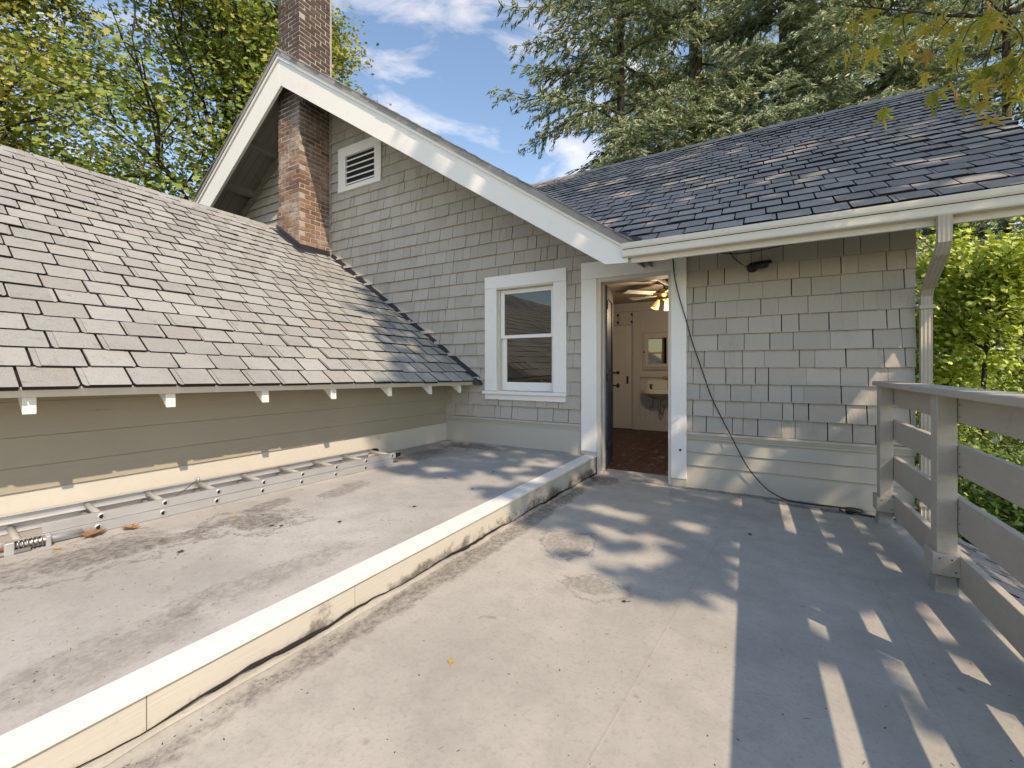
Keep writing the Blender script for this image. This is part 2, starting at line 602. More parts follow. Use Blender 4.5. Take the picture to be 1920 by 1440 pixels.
M['glass'] = glass_mat()
b_ = NB('mirror_silver'); b_.bsdf((0.75, 0.76, 0.74), 0.03, 1.0); M['mirror'] = b_.done()
b_ = NB('lamp_glow'); b_.bsdf((0.9, 0.75, 0.45), 0.3, **{'Emission Color': (1.0, 0.72, 0.32, 1), 'Emission Strength': 1.2}); M['lamp_lit'] = b_.done()
b_ = NB('amber_glass'); b_.bsdf((0.62, 0.42, 0.16), 0.25, **{'Emission Color': (1.0, 0.6, 0.2, 1), 'Emission Strength': 0.25}); M['lamp_amber'] = b_.done()


def leaf_mat(name, stops, trans=0.35, rough=0.55, lump=0.0, lump_col=None):
    b = NB(name)
    r = b.island()
    c = b.ramp(r, stops)
    n = b.noise(0.55, 3, 0.55)
    c = b.mix(b.math('MULTIPLY', b.step(n, 0.40, 0.66), 0.6 if lump else 0.25), c, (lump_col or mulc(stops[0][1], 0.9)) + (1,))
    d = b.n('BsdfPrincipled')
    b.t.links.new(c, d.inputs['Base Color'])
    d.inputs['Roughness'].default_value = rough
    d.inputs['Specular IOR Level'].default_value = 0.3
    t = b.n('BsdfTranslucent')
    b.t.links.new(b.mix(1.0, c, (1.0, 1.0, 0.55, 1), 'MULTIPLY'), t.inputs['Color'])
    mx = b.n('MixShader'); mx.inputs[0].default_value = trans
    b.t.links.new(d.outputs[0], mx.inputs[1]); b.t.links.new(t.outputs[0], mx.inputs[2])
    b.t.links.new(mx.outputs[0], b.out.inputs[0])
    return b.done()


M['maple_leaf'] = leaf_mat('maple_foliage', [(0.0, (0.10, 0.16, 0.035)), (0.35, (0.24, 0.31, 0.06)), (0.7, (0.42, 0.44, 0.09)), (0.9, (0.56, 0.48, 0.13)), (1.0, (0.42, 0.27, 0.13))], 0.24, lump=1, lump_col=(0.24, 0.27, 0.055))
M['maple_leaf_green'] = leaf_mat('green_maple_foliage', [(0.0, (0.07, 0.13, 0.03)), (0.5, (0.20, 0.29, 0.055)), (0.85, (0.40, 0.45, 0.09)), (1.0, (0.42, 0.32, 0.13))], 0.24, lump=1, lump_col=(0.15, 0.20, 0.045))
M['near_leaf'] = leaf_mat('near_maple_leaf', [(0.0, (0.22, 0.25, 0.05)), (0.4, (0.40, 0.36, 0.07)), (0.75, (0.55, 0.42, 0.10)), (1.0, (0.42, 0.24, 0.08))], 0.45)
M['fir_needle'] = leaf_mat('fir_needles', [(0.0, (0.075, 0.12, 0.065)), (0.4, (0.20, 0.275, 0.16)), (0.8, (0.42, 0.48, 0.29)), (1.0, (0.48, 0.44, 0.22))], 0.18, 0.6)
M['fir_pale'] = leaf_mat('pale_fir_needles', [(0.0, (0.12, 0.18, 0.12)), (0.4, (0.31, 0.39, 0.27)), (0.8, (0.54, 0.62, 0.44)), (1.0, (0.55, 0.52, 0.30))], 0.18, 0.6)
M['lime_leaf'] = leaf_mat('lime_foliage', [(0.0, (0.34, 0.46, 0.06)), (0.5, (0.54, 0.64, 0.12)), (1.0, (0.76, 0.80, 0.30))], 0.18)
M['shrub_leaf'] = leaf_mat('shrub_foliage', [(0.0, (0.10, 0.18, 0.03)), (0.5, (0.26, 0.37, 0.06)), (1.0, (0.48, 0.56, 0.14))], 0.15, 0.35)


def bough_leaf_mat():
    b = NB('autumn_maple_leaf')
    r = b.objrand()
    c = b.ramp(r, [(0.0, (0.20, 0.25, 0.035)), (0.4, (0.40, 0.38, 0.045)), (0.75, (0.62, 0.46, 0.06)), (1.0, (0.50, 0.27, 0.06))])
    n = b.noise(17, 6, 0.65)
    c = b.mix(b.step(n, 0.42, 0.66), c, (0.42, 0.36, 0.06, 1))
    n2 = b.noise(48, 5, 0.7)
    c = b.mix(b.math('MULTIPLY', b.step(n2, 0.58, 0.70), 0.7), c, (0.20, 0.085, 0.025, 1))
    d = b.n('BsdfPrincipled'); b.t.links.new(c, d.inputs['Base Color']); d.inputs['Roughness'].default_value = 0.5
    t = b.n('BsdfTranslucent'); b.t.links.new(c, t.inputs['Color'])
    mx = b.n('MixShader'); mx.inputs[0].default_value = 0.55
    b.t.links.new(d.outputs[0], mx.inputs[1]); b.t.links.new(t.outputs[0], mx.inputs[2])
    b.t.links.new(mx.outputs[0], b.out.inputs[0])
    return b.done()


M['bough_leaf'] = bough_leaf_mat()


def bark_mat(name, a, c2):
    b = NB(name)
    n = b.noise(5, 7, 0.7, sc=(3, 3, 0.5))
    c = b.mix(b.step(n, 0.35, 0.7), a, c2)
    b.bsdf(c, 0.95, normal=b.bump(n, 0.9, 0.04), spec=0.1)
    return b.done()


M['bark'] = bark_mat('maple_bark', (0.035, 0.028, 0.022, 1), (0.12, 0.10, 0.085, 1))
M['fir_bark'] = bark_mat('fir_bark', (0.05, 0.042, 0.035, 1), (0.19, 0.165, 0.14, 1))


def ground_mat():
    b = NB('garden_ground')
    n = b.noise(0.6, 6, 0.65); n2 = b.noise(7, 6, 0.7)
    c = b.mix(n, (0.03, 0.05, 0.015, 1), (0.09, 0.11, 0.03, 1))
    c = b.mix(b.step(n2, 0.5, 0.7), c, (0.08, 0.055, 0.03, 1))
    b.bsdf(c, 0.95, normal=b.bump(n2, 0.8, 0.05), spec=0.1)
    return b.done()


M['ground'] = ground_mat()
GZ = -3.0

# ------------------------------------------------------------------ ground and decks
g = MB(); g.v = [(-250, -250, GZ), (250, -250, GZ), (250, 250, GZ), (-250, 250, GZ)]; g.f = [(0, 1, 2, 3)]; g.m = [0]
go = part('ground', g, M['ground']); go['kind'] = 'structure'


def dz(y): return 0.065 - 0.0185 * y       # the lower deck falls slightly towards the house


DX0, DX1, DY0, DY1 = -1.60, 0.98, -2.6, 4.52
lo = MB()
lo.quad_box([(DX0, DY0, -0.25), (DX1, DY0, -0.25), (DX1, DY1, -0.25), (DX0, DY1, -0.25),
             (DX0, DY0, dz(DY0)), (DX1, DY0, dz(DY0)), (DX1, DY1, dz(DY1)), (DX0, DY1, dz(DY1))])
lower = part('lower_deck', lo, M['deck_low']); lower['kind'] = 'structure'
up = MB()
up.box(-4.3, -1.625, DY0, 4.52, -0.3, 0.19)
upper = part('upper_deck', up, M['deck_up']); upper['kind'] = 'structure'


def cx(y): return -1.575 + 0.0135 * y      # outer line of the edge cap


CAPZ = 0.197
# white metal edge cap in lengths, butted with a hairline joint
for (ya, yb) in ((DY0, 0.0), (0.004, 1.93), (1.934, 4.47)):
    c = MB()
    pr = [(-0.128, CAPZ - 0.012), (-0.128, CAPZ), (0.0, CAPZ), (0.0, CAPZ - 0.020), (-0.006, CAPZ - 0.020), (-0.006, CAPZ - 0.012)]
    n = len(pr)
    c.v = [(cx(ya) + p[0], ya, p[1]) for p in pr] + [(cx(yb) + p[0], yb, p[1]) for p in pr]
    for i in range(n):
        j = (i + 1) % n
        c.f.append((i, n + i, n + j, j)); c.m.append(0)
    c.f.append((0, 1, 2, 5)); c.m.append(0); c.f.append((5, 2, 3, 4)); c.m.append(0)
    c.f.append((n + 5, n + 2, n + 1, n + 0)); c.m.append(0); c.f.append((n + 4, n + 3, n + 2, n + 5)); c.m.append(0)
    part('edge_cap', c, M['white'], upper, bevel=0.002)
for (ya, yb) in ((DY0, 0.55), (0.553, 1.30), (1.303, 4.49)):
    c = MB()
    xo = -0.012
    c.quad_box([(cx(ya) + xo - 0.02, ya, 0.028), (cx(ya) + xo, ya, 0.028), (cx(yb) + xo, yb, 0.004), (cx(yb) + xo - 0.02, yb, 0.004),
                (cx(ya) + xo - 0.02, ya, CAPZ - 0.014), (cx(ya) + xo, ya, CAPZ - 0.014), (cx(yb) + xo, yb, CAPZ - 0.014), (cx(yb) + xo - 0.02, yb, CAPZ - 0.014)])
    part('curb_board', c, M['curb'], upper)
# ragged sealing strip lapped up the foot of the board, lifting away from it here and there
c = MB(); N = 90; xs = []
for i in range(N + 1):
    y = DY0 + (4.45 - DY0) * i / N
    h = 0.013 + 0.004 * math.sin(i * 0.9) + rng.uniform(-0.003, 0.003)
    b0 = cx(y) + 0.004 + rng.uniform(0, 0.008)
    z = dz(y)
    c.v += [(cx(y) - 0.010, y, z + h), (b0, y, z + h - 0.004), (b0 + 0.010 + rng.uniform(-.004, .004), y, z + 0.002)]
for i in range(N):
    a = i * 3
    c.f += [(a, a + 3, a + 4, a + 1), (a + 1, a + 4, a + 5, a + 2)]; c.m += [0, 0]
part('sealing_strip', c, M['deck_low'], lower)
ck, cr_ = [], []
for i in range(0, N * 2 + 1):
    y = DY0 + (4.45 - DY0) * i / (N * 2)
    ck.append((cx(y) - 0.004, y, dz(y) + 0.024 + 0.006 * math.sin(i * 0.45) + rng.uniform(-0.004, 0.004)))
    cr_.append(max(0.0018, 0.0045 + 0.0035 * math.sin(i * 0.21 + 1) + rng.uniform(-0.002, 0.002)))
part('open_joint', MB().tube(ck, cr_, 6), M['void'], lower)
# sheet seams of the coating: narrow raised welts
for (p, q) in (((-0.10, 4.46), (-0.55, -0.4)), ((0.55, 2.95), (0.50, 0.3))):
    c = MB()
    c.bar((p[0], p[1], dz(p[1]) + 0.0005), (q[0], q[1], dz(q[1]) + 0.0005), 0.006, 0.0025)
    part('coating_seam', c, M['deck_low'], lower)

# ------------------------------------------------------------------ house: walls
WY = 4.5
house = thing('house', 'grey shingled gabled house with white trim, brick chimney and open doorway', 'house', (-2.0, 6.0, GZ))


def zr(x):            # underside of the main gable roof
    return 5.80 - 0.70 * abs(x + 6.25)


TR = 0.30
wl = MB()
wl.prism([(-9.2, GZ), (-2.83, GZ), (-2.83, zr(-2.83)), (-6.25, zr(-6.25)), (-9.2, zr(-9.2))], 1, WY, WY + 0.15)
wl.prism([(-2.83, 2.16), (-2.0, 2.16), (-2.0, zr(-2.0)), (-2.83, zr(-2.83))], 1, WY, WY + 0.15)
wl.prism([(-2.83, GZ), (-2.0, GZ), (-2.0, 0.86), (-2.83, 0.86)], 1, WY, WY + 0.15)
wl.prism([(-2.0, GZ), (-1.5, GZ), (-1.5, 2.45), (-2.0, zr(-2.0))], 1, WY, WY + 0.15)
wl.prism([(-1.5, 2.115), (-0.74, 2.115), (-0.74, 2.5), (-1.5, 2.45)], 1, WY, WY + 0.15)
wl.prism([(-1.5, GZ), (-0.74, GZ), (-0.74, -0.03), (-1.5, -0.03)], 1, WY, WY + 0.15)
wl.prism([(-0.74, GZ), (1.075, GZ), (1.075, 2.5), (-0.74, 2.5)], 1, WY, WY + 0.15)
wl.box(0.93, 1.075, WY + 0.15, 11.0, GZ, 2.6)
front_wall = part('front_wall', wl, M['underlay'], house)


# --- wall shingles, course by course
def clip(poly, a, b, c):
    """keep a*x + b*z <= c"""
    out = []
    for i in range(len(poly)):
        p, q = poly[i], poly[(i + 1) % len(poly)]
        dp, dq = a * p[0] + b * p[1] - c, a * q[0] + b * q[1] - c
        if dp <= 0: out.append(p)
        if (dp < 0 < dq) or (dq < 0 < dp):
            t = dp / (dp - dq)
            out.append((p[0] + t * (q[0] - p[0]), p[1] + t * (q[1] - p[1])))
    return out


def wing_z(x): return 0.978 + 0.682 * (-3.13 - x)   # wing roof surface at the wall


holes = [(-2.83 - 0.05, -2.0 + 0.05, 0.88, 2.17), (-1.5 - 0.08, -0.74 + 0.08, -1, 2.16), (-5.62, -4.93, 3.98, 4.47)]
EXPO = 0.1565
pieces = []
row = 0
z = 0.530
rs = random.Random(21)
while z < 5.7:
    z1 = z + EXPO
    x = -9.0 + rs.uniform(0, 0.2)
    xmax = 1.09
    while x < xmax:
        w = rs.choice([0.085, 0.11, 0.13, 0.15, 0.17, 0.19, 0.21, 0.24, 0.28])
        w *= rs.uniform(0.92, 1.08)
        if x < -3.5 and w > 0.24: w *= 0.8
        spans = [(x, min(x + w, xmax))]
        for (h0, h1, hz0, hz1) in holes:
            if z < hz1 - 0.01 and z1 > hz0 + 0.01:
                ns = []
                for (a, c) in spans:
                    if c <= h0 or a >= h1: ns.append((a, c)); continue
                    if a < h0: ns.append((a, h0))
                    if c > h1: ns.append((h1, c))
                spans = ns
        for (a, c) in spans:
            if c - a < 0.03: continue
            gap = rs.uniform(0.004, 0.0088) * (0.4 if rs.random() < 0.3 else 1)
            jz = rs.uniform(-0.002, 0.002)
            tl = rs.uniform(-0.0015, 0.0015)
            poly = [(a, z + jz), (c - gap, z + jz + tl), (c - gap, z1 + 0.012), (a, z1 + 0.012)]
            if a + 0.02 < -1.2:
                poly = clip(poly, 0.70, 1, 5.80 - 0.70 * 6.25 + 0.02)
            if len(poly) >= 3: poly = clip(poly, -0.70, 1, 5.80 + 0.70 * 6.25 + 0.02)
            if len(poly) >= 3 and c > -1.5: poly = clip(poly, 0, 1, 2.49)
            if len(poly) < 3: continue
            mxz = max(p[1] for p in poly); xm = (a + c) / 2
            if -6.6 < xm < -3.74 and mxz < wing_z(a) - 0.10: continue
            if xm <= -6.6 and mxz < 3.0: continue
            if -6.52 < a and c < -6.02: continue
            pieces.append((poly, rs.uniform(0.016, 0.029), z + jz, z1 + 0.012))
        x += w
    z = z1
    row += 1


def shake(mb, piece):
    poly, th, z0, z1 = piece
    n = len(mb.v); k = len(poly)

    def yy(zz): return WY - (0.004 + (th + 0.004) * max(0.0, (z1 - zz) / (z1 - z0)))
    mb.v += [(p[0], yy(p[1]), p[1]) for p in poly] + [(p[0], WY - 0.0005, p[1]) for p in poly]
    mb.f.append(tuple(n + i for i in range(k))); mb.m.append(0)
    for i in range(k):
        j = (i + 1) % k
        mb.f.append((n + i, n + k + i, n + k + j, n + j)); mb.m.append(0)


def px_size(p):
    (poly, th, z0, z1) = p
    cxx = sum(q[0] for q in poly) / len(poly); czz = sum(q[1] for q in poly) / len(poly)
    if not shown((cxx, WY, czz), 1.05): return 0
    s = [screen_of((q[0], WY, q[1])) for q in poly]
    ar = 0
    for i in range(len(s)):
        j = (i + 1) % len(s)
        ar += s[i][0] * s[j][1] - s[j][0] * s[i][1]
    return abs(ar)


pieces.sort(key=px_size, reverse=True)
for p in pieces[:296]:
    mb = MB(); shake(mb, p)
    part('wall_shingle', mb, M['siding'], front_wall)
mb = MB()
for p in pieces[296:]: shake(mb, p)
part('upper_wall_shingle', mb, M['siding'], front_wall, kind='stuff')

# corner board beside the chimney, band and base boards
c = MB().box(-6.005, -5.955, WY - 0.03, WY - 0.001, 2.6, 5.6)
part('corner_board', c, M['soffit'], house)
for (xa, xb) in ((-3.72, -1.69), (-0.60, 1.085)):
    c = MB()
    c.prism([(WY - 0.046, 0.50), (WY - 0.046, 0.522), (WY - 0.001, 0.53), (WY - 0.001, 0.475), (WY - 0.03, 0.475), (WY - 0.034, 0.50)], 0, xa, xb)
    part('band_ledge', c, M['sill_cream'], house, bevel=0.003)
    c = MB().box(xa, xb, WY - 0.022, WY - 0.001, 0.452, 0.4745)
    part('band_moulding', c, M['sill_cream'], house, bevel=0.003)
c = MB().box(-3.75, -1.69, WY - 0.014, WY - 0.001, 0.192, 0.4515)
part('base_board', c, M['sill_cream'], house)
zz = [0.4515, 0.325, 0.193, -0.03]
for i in range(3):
    c = MB()
    lip = 0.016
    c.prism([(WY - 0.004, zz[i]), (WY - 0.001, zz[i]), (WY - 0.001, zz[i + 1] + 0.003), (WY - lip, zz[i + 1] + 0.003)], 0, -0.60, 1.08)
    part('base_board', c, M['sill_cream'], house, bevel=0.002)

# --- vent in the gable
vent = MB()
vx0, vx1, vz0, vz1 = -5.77, -4.815, 3.925, 4.62
vent.box(vx0, vx1, WY - 0.045, WY - 0.002, vz1 - 0.15, vz1)
vent.box(vx0, vx0 + 0.17, WY - 0.042, WY - 0.002, vz0 + 0.075, vz1 - 0.151)
vent.box(vx1 - 0.14, vx1, WY - 0.042, WY - 0.002, vz0 + 0.075, vz1 - 0.151)
vent.box(vx0, vx1, WY - 0.052, WY - 0.002, vz0, vz0 + 0.074)
gv = part('gable_vent', vent, M['white'], house, bevel=0.003)
c = MB().box(vx0 + 0.15, vx1 - 0.12, WY - 0.0065, WY - 0.003, vz0 + 0.05, vz1 - 0.1)
part('vent_backing', c, M['void'], gv)  # dark sheet in place of the shaded recess behind the slats
for i in range(5):
    zc = vz0 + 0.115 + i * 0.090
    mb = MB(); mb.quad_box([(vx0 + 0.172, WY - 0.034, zc - 0.018), (vx1 - 0.142, WY - 0.034, zc - 0.018), (vx1 - 0.142, WY - 0.004, zc + 0.008), (vx0 + 0.172, WY - 0.004, zc + 0.008),
                            (vx0 + 0.172, WY - 0.034, zc + 0.004), (vx1 - 0.142, WY - 0.034, zc + 0.004), (vx1 - 0.142, WY - 0.004, zc + 0.024), (vx0 + 0.172, WY - 0.004, zc + 0.024)])
    part('slat', mb, M['white'], gv)

# --- sash window
win = MB()
win.box(-2.973, -2.80, WY - 0.040, WY - 0.001, 0.868, 2.14)      # side casings
win.box(-2.03, -1.868, WY - 0.040, WY - 0.001, 0.868, 2.14)
win.box(-2.973, -1.868, WY - 0.044, WY - 0.001, 2.141, 2.288)    # head casing
wo = part('window', win, M['white'], house, bevel=0.003)
c = MB().box(-2.985, -1.856, WY - 0.085, WY + 0.06, 0.828, 0.866)
part('sill', c, M['white'], wo, bevel=0.004)
c = MB().box(-2.965, -1.876, WY - 0.05, WY - 0.001, 0.760, 0.826)
part('apron', c, M['white'], wo, bevel=0.004)
c = MB().box(-2.80, -2.775, WY - 0.0, WY + 0.12, 0.866, 2.14)
c.box(-2.03, -2.012, WY, WY + 0.12, 0.866, 2.14); c.box(-2.775, -2.03, WY, WY + 0.12, 2.115, 2.14)
c.box(-2.795, -2.035, WY - 0.046, WY - 0.041, 2.118, 2.140)
part('window_jamb', c, M['cream'], wo)
SX0, SX1 = -2.773, -2.031


def sash(z0, z1, y0, st, tr, br):
    m = MB()
    m.box(SX0, SX0 + st, y0, y0 + 0.035, z0, z1); m.box(SX1 - st, SX1, y0, y0 + 0.035, z0, z1)
    m.box(SX0 + st, SX1 - st, y0 + 0.0005, y0 + 0.0345, z1 - tr, z1); m.box(SX0 + st, SX1 - st, y0 + 0.0005, y0 + 0.0345, z0, z0 + br)
    part('sash', m, M['white'], wo, bevel=0.002)
    gq = MB().box(SX0 + st - 0.004, SX1 - st + 0.004, y0 + 0.015, y0 + 0.019, z0 + br - 0.004, z1 - tr + 0.004)
    part('pane', gq, M['glass'], wo)


sash(1.515, 2.114, WY + 0.022, 0.052, 0.05, 0.04)
sash(0.870, 1.552, WY + 0.060, 0.062, 0.036, 0.105)
c = MB().box(SX0 + 0.02, SX1 - 0.02, WY + 0.105, WY + 0.108, 1.90, 2.11)
c.box(SX0 + 0.02, SX1 - 0.02, WY + 0.102, WY + 0.112, 1.888, 1.905)
part('roller_blind', c, M['sill_cream'], wo)

# --- doorway: casing, jambs, threshold
dr = MB()
dr.box(-1.689, -1.512, WY - 0.042, WY - 0.001, 0.235, 2.125)
dr.box(-0.742, -0.598, WY - 0.042, WY - 0.001, 0.055, 2.125)
dr.box(-1.689, -0.598, WY - 0.046, WY - 0.001, 2.126, 2.31)
do = part('door_frame', dr, M['white'], house, bevel=0.003)
c = MB().box(-1.689, -1.512, WY - 0.036, WY - 0.001, 0.195, 0.234)
c.box(-0.742, -0.598, WY - 0.036, WY - 0.001, -0.02, 0.054)
part('plinth_block', c, M['sill_cream'], do, bevel=0.003)
c = MB().box(-1.512, -1.468, WY - 0.030, WY + 0.15, -0.02, 2.125)
c.box(-0.770, -0.742, WY - 0.030, WY + 0.15, -0.02, 2.125); c.box(-1.468, -0.770, WY - 0.028, WY + 0.15, 2.085, 2.125)
c.box(-1.468, -1.456, WY + 0.05, WY + 0.10, 0.02, 2.085)
part('door_jamb', c, M['cream'], do, bevel=0.002)
c = MB()
c.prism([(WY - 0.055, -0.05), (WY - 0.055, -0.012), (WY + 0.16, 0.022), (WY + 0.16, -0.05)], 0, -1.468, -0.770)
part('threshold', c, M['pier'], do, bevel=0.004)
c = MB(); px, pz = -0.655, 0.34
c.lathe([(0.0, -0.002), (0.012, -0.002), (0.012, 0.004)], (px, WY - 0.044, pz), 10, axis='y')
part('screw_hole', c, M['black'], do)
# blue front door swung inwards
hx, hy = -1.438, WY + 0.105
dd = Vector((-0.20, 0.98, 0)).normalized(); dn = Vector((dd.y, -dd.x, 0))
c = MB()
for (a0, a1, z0, z1) in ((0, 0.11, 0.03, 2.07), (0.62, 0.73, 0.03, 2.07), (0.11, 0.62, 0.03, 0.26), (0.11, 0.62, 0.86, 0.98), (0.11, 0.62, 1.95, 2.07)):
    p = Vector((hx, hy, 0)) + dd * a0; q = Vector((hx, hy, 0)) + dd * a1
    c.quad_box([p + Vector((0, 0, z0)), p - dn * 0.042 + Vector((0, 0, z0)), q - dn * 0.042 + Vector((0, 0, z0)), q + Vector((0, 0, z0)),
                p + Vector((0, 0, z1)), p - dn * 0.042 + Vector((0, 0, z1)), q - dn * 0.042 + Vector((0, 0, z1)), q + Vector((0, 0, z1))])
for (z0, z1) in ((0.26, 0.86), (0.98, 1.95)):
    p = Vector((hx, hy, 0)) + dd * 0.11 - dn * 0.014; q = Vector((hx, hy, 0)) + dd * 0.62 - dn * 0.014
    c.quad_box([p + Vector((0, 0, z0)), p - dn * 0.014 + Vector((0, 0, z0)), q - dn * 0.014 + Vector((0, 0, z0)), q + Vector((0, 0, z0)),
                p + Vector((0, 0, z1)), p - dn * 0.014 + Vector((0, 0, z1)), q - dn * 0.014 + Vector((0, 0, z1)), q + Vector((0, 0, z1))])
fd = part('front_door', c, M['blue_paint'], house, bevel=0.002)
for (zk, rr) in ((0.93, 0.030), (1.09, 0.022)):
    k = MB(); p = Vector((hx, hy, zk)) + dd * 0.66
    k.tube([p, p + dn * 0.045], 0.010, 8); k.tube([p + dn * 0.045, p + dn * 0.055, p + dn * 0.075, p + dn * 0.085], [0.012, rr, rr, 0.012], 12)
    part('knob', k, M['bronze'], fd, smooth=True)
for zk in (0.3, 1.05, 1.85):
    k = MB(); k.tube([(hx + 0.006, hy - 0.012, zk - 0.05), (hx + 0.006, hy - 0.012, zk + 0.05)], 0.008, 8)
    part('hinge', k, M['bronze'], fd)

# --- the room behind the doorway
RX0, RX1, RY0, RY1, RZ = -3.55, 0.55, WY + 0.151, 7.95, 2.36
c = MB().box(RX0, RX1, RY1, RY1 + 0.1, -0.02, RZ)
rw = part('room_wall', c, M['room_paint'], house)
c = MB().box(RX0 - 0.1, RX0, RY0, RY1, -0.02, RZ); part('side_room_wall', c, M['room_paint'], house)
c = MB().box(RX1, RX1 + 0.1, RY0, RY1, -0.02, RZ); part('side_room_wall', c, M['room_paint'], house)
c = MB().box(RX0 - 0.1, RX1 + 0.1, RY0, RY1 + 0.1, RZ, RZ + 0.05); part('room_ceiling', c, M['room_ceiling'], house)
c = MB().box(RX0 - 0.1, RX1 + 0.1, RY0, RY1 + 0.1, -0.12, -0.004); rf = part('room_floor', c, M['void'], house)
x = RX0
while x < RX1 - 0.02:
    x2 = min(x + 0.128, RX1)
    c = MB().box(x, x2 - 0.003, RY0 + 0.002, RY1, -0.004 + 0.0005, 0.016)
    part('floor_board', c, M['room_floor'], rf)
    x += 0.128
# back wall: picture rail, closet, wainscot boards, shelf
c = MB()
c.box(RX0, RX1, RY1 - 0.03, RY1 - 0.001, 2.20, 2.26); c.box(-1.86, RX1, RY1 - 0.025, RY1 - 0.001, 1.79, 1.87)
c.box(-1.99, -1.86, RY1 - 0.035, RY1 - 0.001, 0.016, 2.19); c.box(-1.86, RX1, RY1 - 0.05, RY1 - 0.001, 0.98, 1.05)
c.box(-2.62, -2.50, RY1 - 0.035, RY1 - 0.001, 0.016, 2.19); c.box(-1.86, RX1, RY1 - 0.02, RY1 - 0.001, 0.016, 0.17)
part('wall_trim', c, M['room_paint'], rw, bevel=0.003)
x = -1.855
while x < -0.9:
    c = MB().box(x, x + 0.084, RY1 - 0.012, RY1 - 0.001, 0.171, 0.979); part('wainscot_board', c, M['room_paint'], rw)
    x += 0.088
c = MB()
y0 = RY1 - 0.10
ang = Vector((-0.97, -0.22, 0)).normalized(); an = Vector((ang.y, -ang.x, 0))
p0 = Vector((-2.02, RY1 - 0.05, 0))


def leafbox(m, a0, a1, z0, z1, t0, t1):
    p = p0 + ang * a0; q = p0 + ang * a1
    m.quad_box([p + an * t0 + Vector((0, 0, z0)), p + an * t1 + Vector((0, 0, z0)), q + an * t1 + Vector((0, 0, z0)), q + an * t0 + Vector((0, 0, z0)),
                p + an * t0 + Vector((0, 0, z1)), p + an * t1 + Vector((0, 0, z1)), q + an * t1 + Vector((0, 0, z1)), q + an * t0 + Vector((0, 0, z1))])


for (a0, a1, z0, z1, t0) in ((0, 0.10, 0.03, 1.93, 0.0), (0.48, 0.58, 0.03, 1.93, 0.0), (0.1, 0.48, 0.03, 0.22, 0.0), (0.1, 0.48, 0.72, 0.83, 0.0), (0.1, 0.48, 1.82, 1.93, 0.0), (0.1, 0.48, 0.22, 0.72, 0.012), (0.1, 0.48, 0.83, 1.82, 0.012)):
    leafbox(c, a0, a1, z0, z1, t0, t0 + 0.03 if t0 == 0 else 0.024)
cd = part('closet_door', c, M['room_paint'], house, bevel=0.003)
k = MB(); pk = p0 + ang * 0.06 + Vector((0, 0, 0.93)) - an * 0.0
for sgn in (-1, 1):
    k.bar(pk + an * (0.015 + sgn * 0.018) + Vector((0, 0, -0.07)), pk + an * (0.015 + sgn * 0.018) + Vector((0, 0, 0.07)), 0.035, 0.006, up=an)
part('lock_plate', k, M['bronze'], cd)
for (z0, z1, xa, xb) in ((1.955, 2.19, -2.49, -2.26), (1.955, 2.19, -2.25, -2.0)):
    c = MB().box(xa, xb, RY1 - 0.03, RY1 - 0.002, z0, z1); c2 = part('cupboard_door', c, M['room_paint'], house, bevel=0.004)
    k = MB().box(xb - 0.02, xb + 0.006, RY1 - 0.045, RY1 - 0.03, z0 + 0.03, z0 + 0.07); k.box(xb - 0.02, xb + 0.006, RY1 - 0.045, RY1 - 0.03, z1 - 0.07, z1 - 0.03)
    part('hinge', k, M['bronze'], c2)

# ------------------------------------------------------------------ chimney
CX0, CX1, CY0, CY1, CZ0, CZ1 = -6.54, -6.0, 3.95, 4.52, 2.55, 7.35
c = MB().box(CX0 + 0.005, CX1 - 0.005, CY0 + 0.005, CY1 - 0.002, CZ0, CZ1)
chim = part('chimney', c, M['mortar'], house)
BL, BH, BW, JT = 0.182, 0.056, 0.09, 0.016
br = MB().box(-0.5, 0.5, -0.5, 0.5, -0.5, 0.5).mesh('brick')
rb = random.Random(3)
br_meshes = []
for k in range(5):
    m = MB()
    j = lambda: rb.uniform(-0.03, 0.03)
    m.quad_box([(sx * 0.5 + j() * .4, sy * 0.5 + j() * .6, sz * 0.5 + j()) for (sx, sy, sz) in ((-1, -1, -1), (1, -1, -1), (1, 1, -1), (-1, 1, -1), (-1, -1, 1), (1, -1, 1), (1, 1, 1), (-1, 1, 1))])
    br_meshes.append(m.mesh('brick'))
brick_list = []
zrow = CZ0 + 0.2; r = 0
while zrow < 7.2:
    zc = zrow + BH / 2
    # front face along x, right face along y; corner bricks alternate
    xs = []
    lay = (r % 2 == 0)
    x = CX1 + 0.0
    first = BL if lay else BW
    x = CX1
    while x > CX0 + 0.02:
        w = first if x == CX1 else BL
        xa = max(CX0, x - w)
        if x - xa > 0.03: brick_list.append((((x + xa) / 2, CY0 + BW / 2, zc), (x - xa - JT if x != CX1 else x - xa - JT / 2, BW, BH), (JT / 4 if x == CX1 else 0)))
        x = xa
    y = CY0 + (BW if lay else BL)
    ystart = CY0 + (BW + JT if lay else 0)
    y = CY0 + (BW if lay else 0)
    firstlen = BL
    while y < CY1 - 0.03:
        yb = min(CY1 - 0.03, y + BL)
        if yb - y > 0.03 and not (not lay and y == CY0 and False):
            brick_list.append(((CX1 - BW / 2, (y + yb) / 2, zc), (BW, yb - y - JT, BH), 0))
        y = yb
    zrow += BH + JT; r += 1
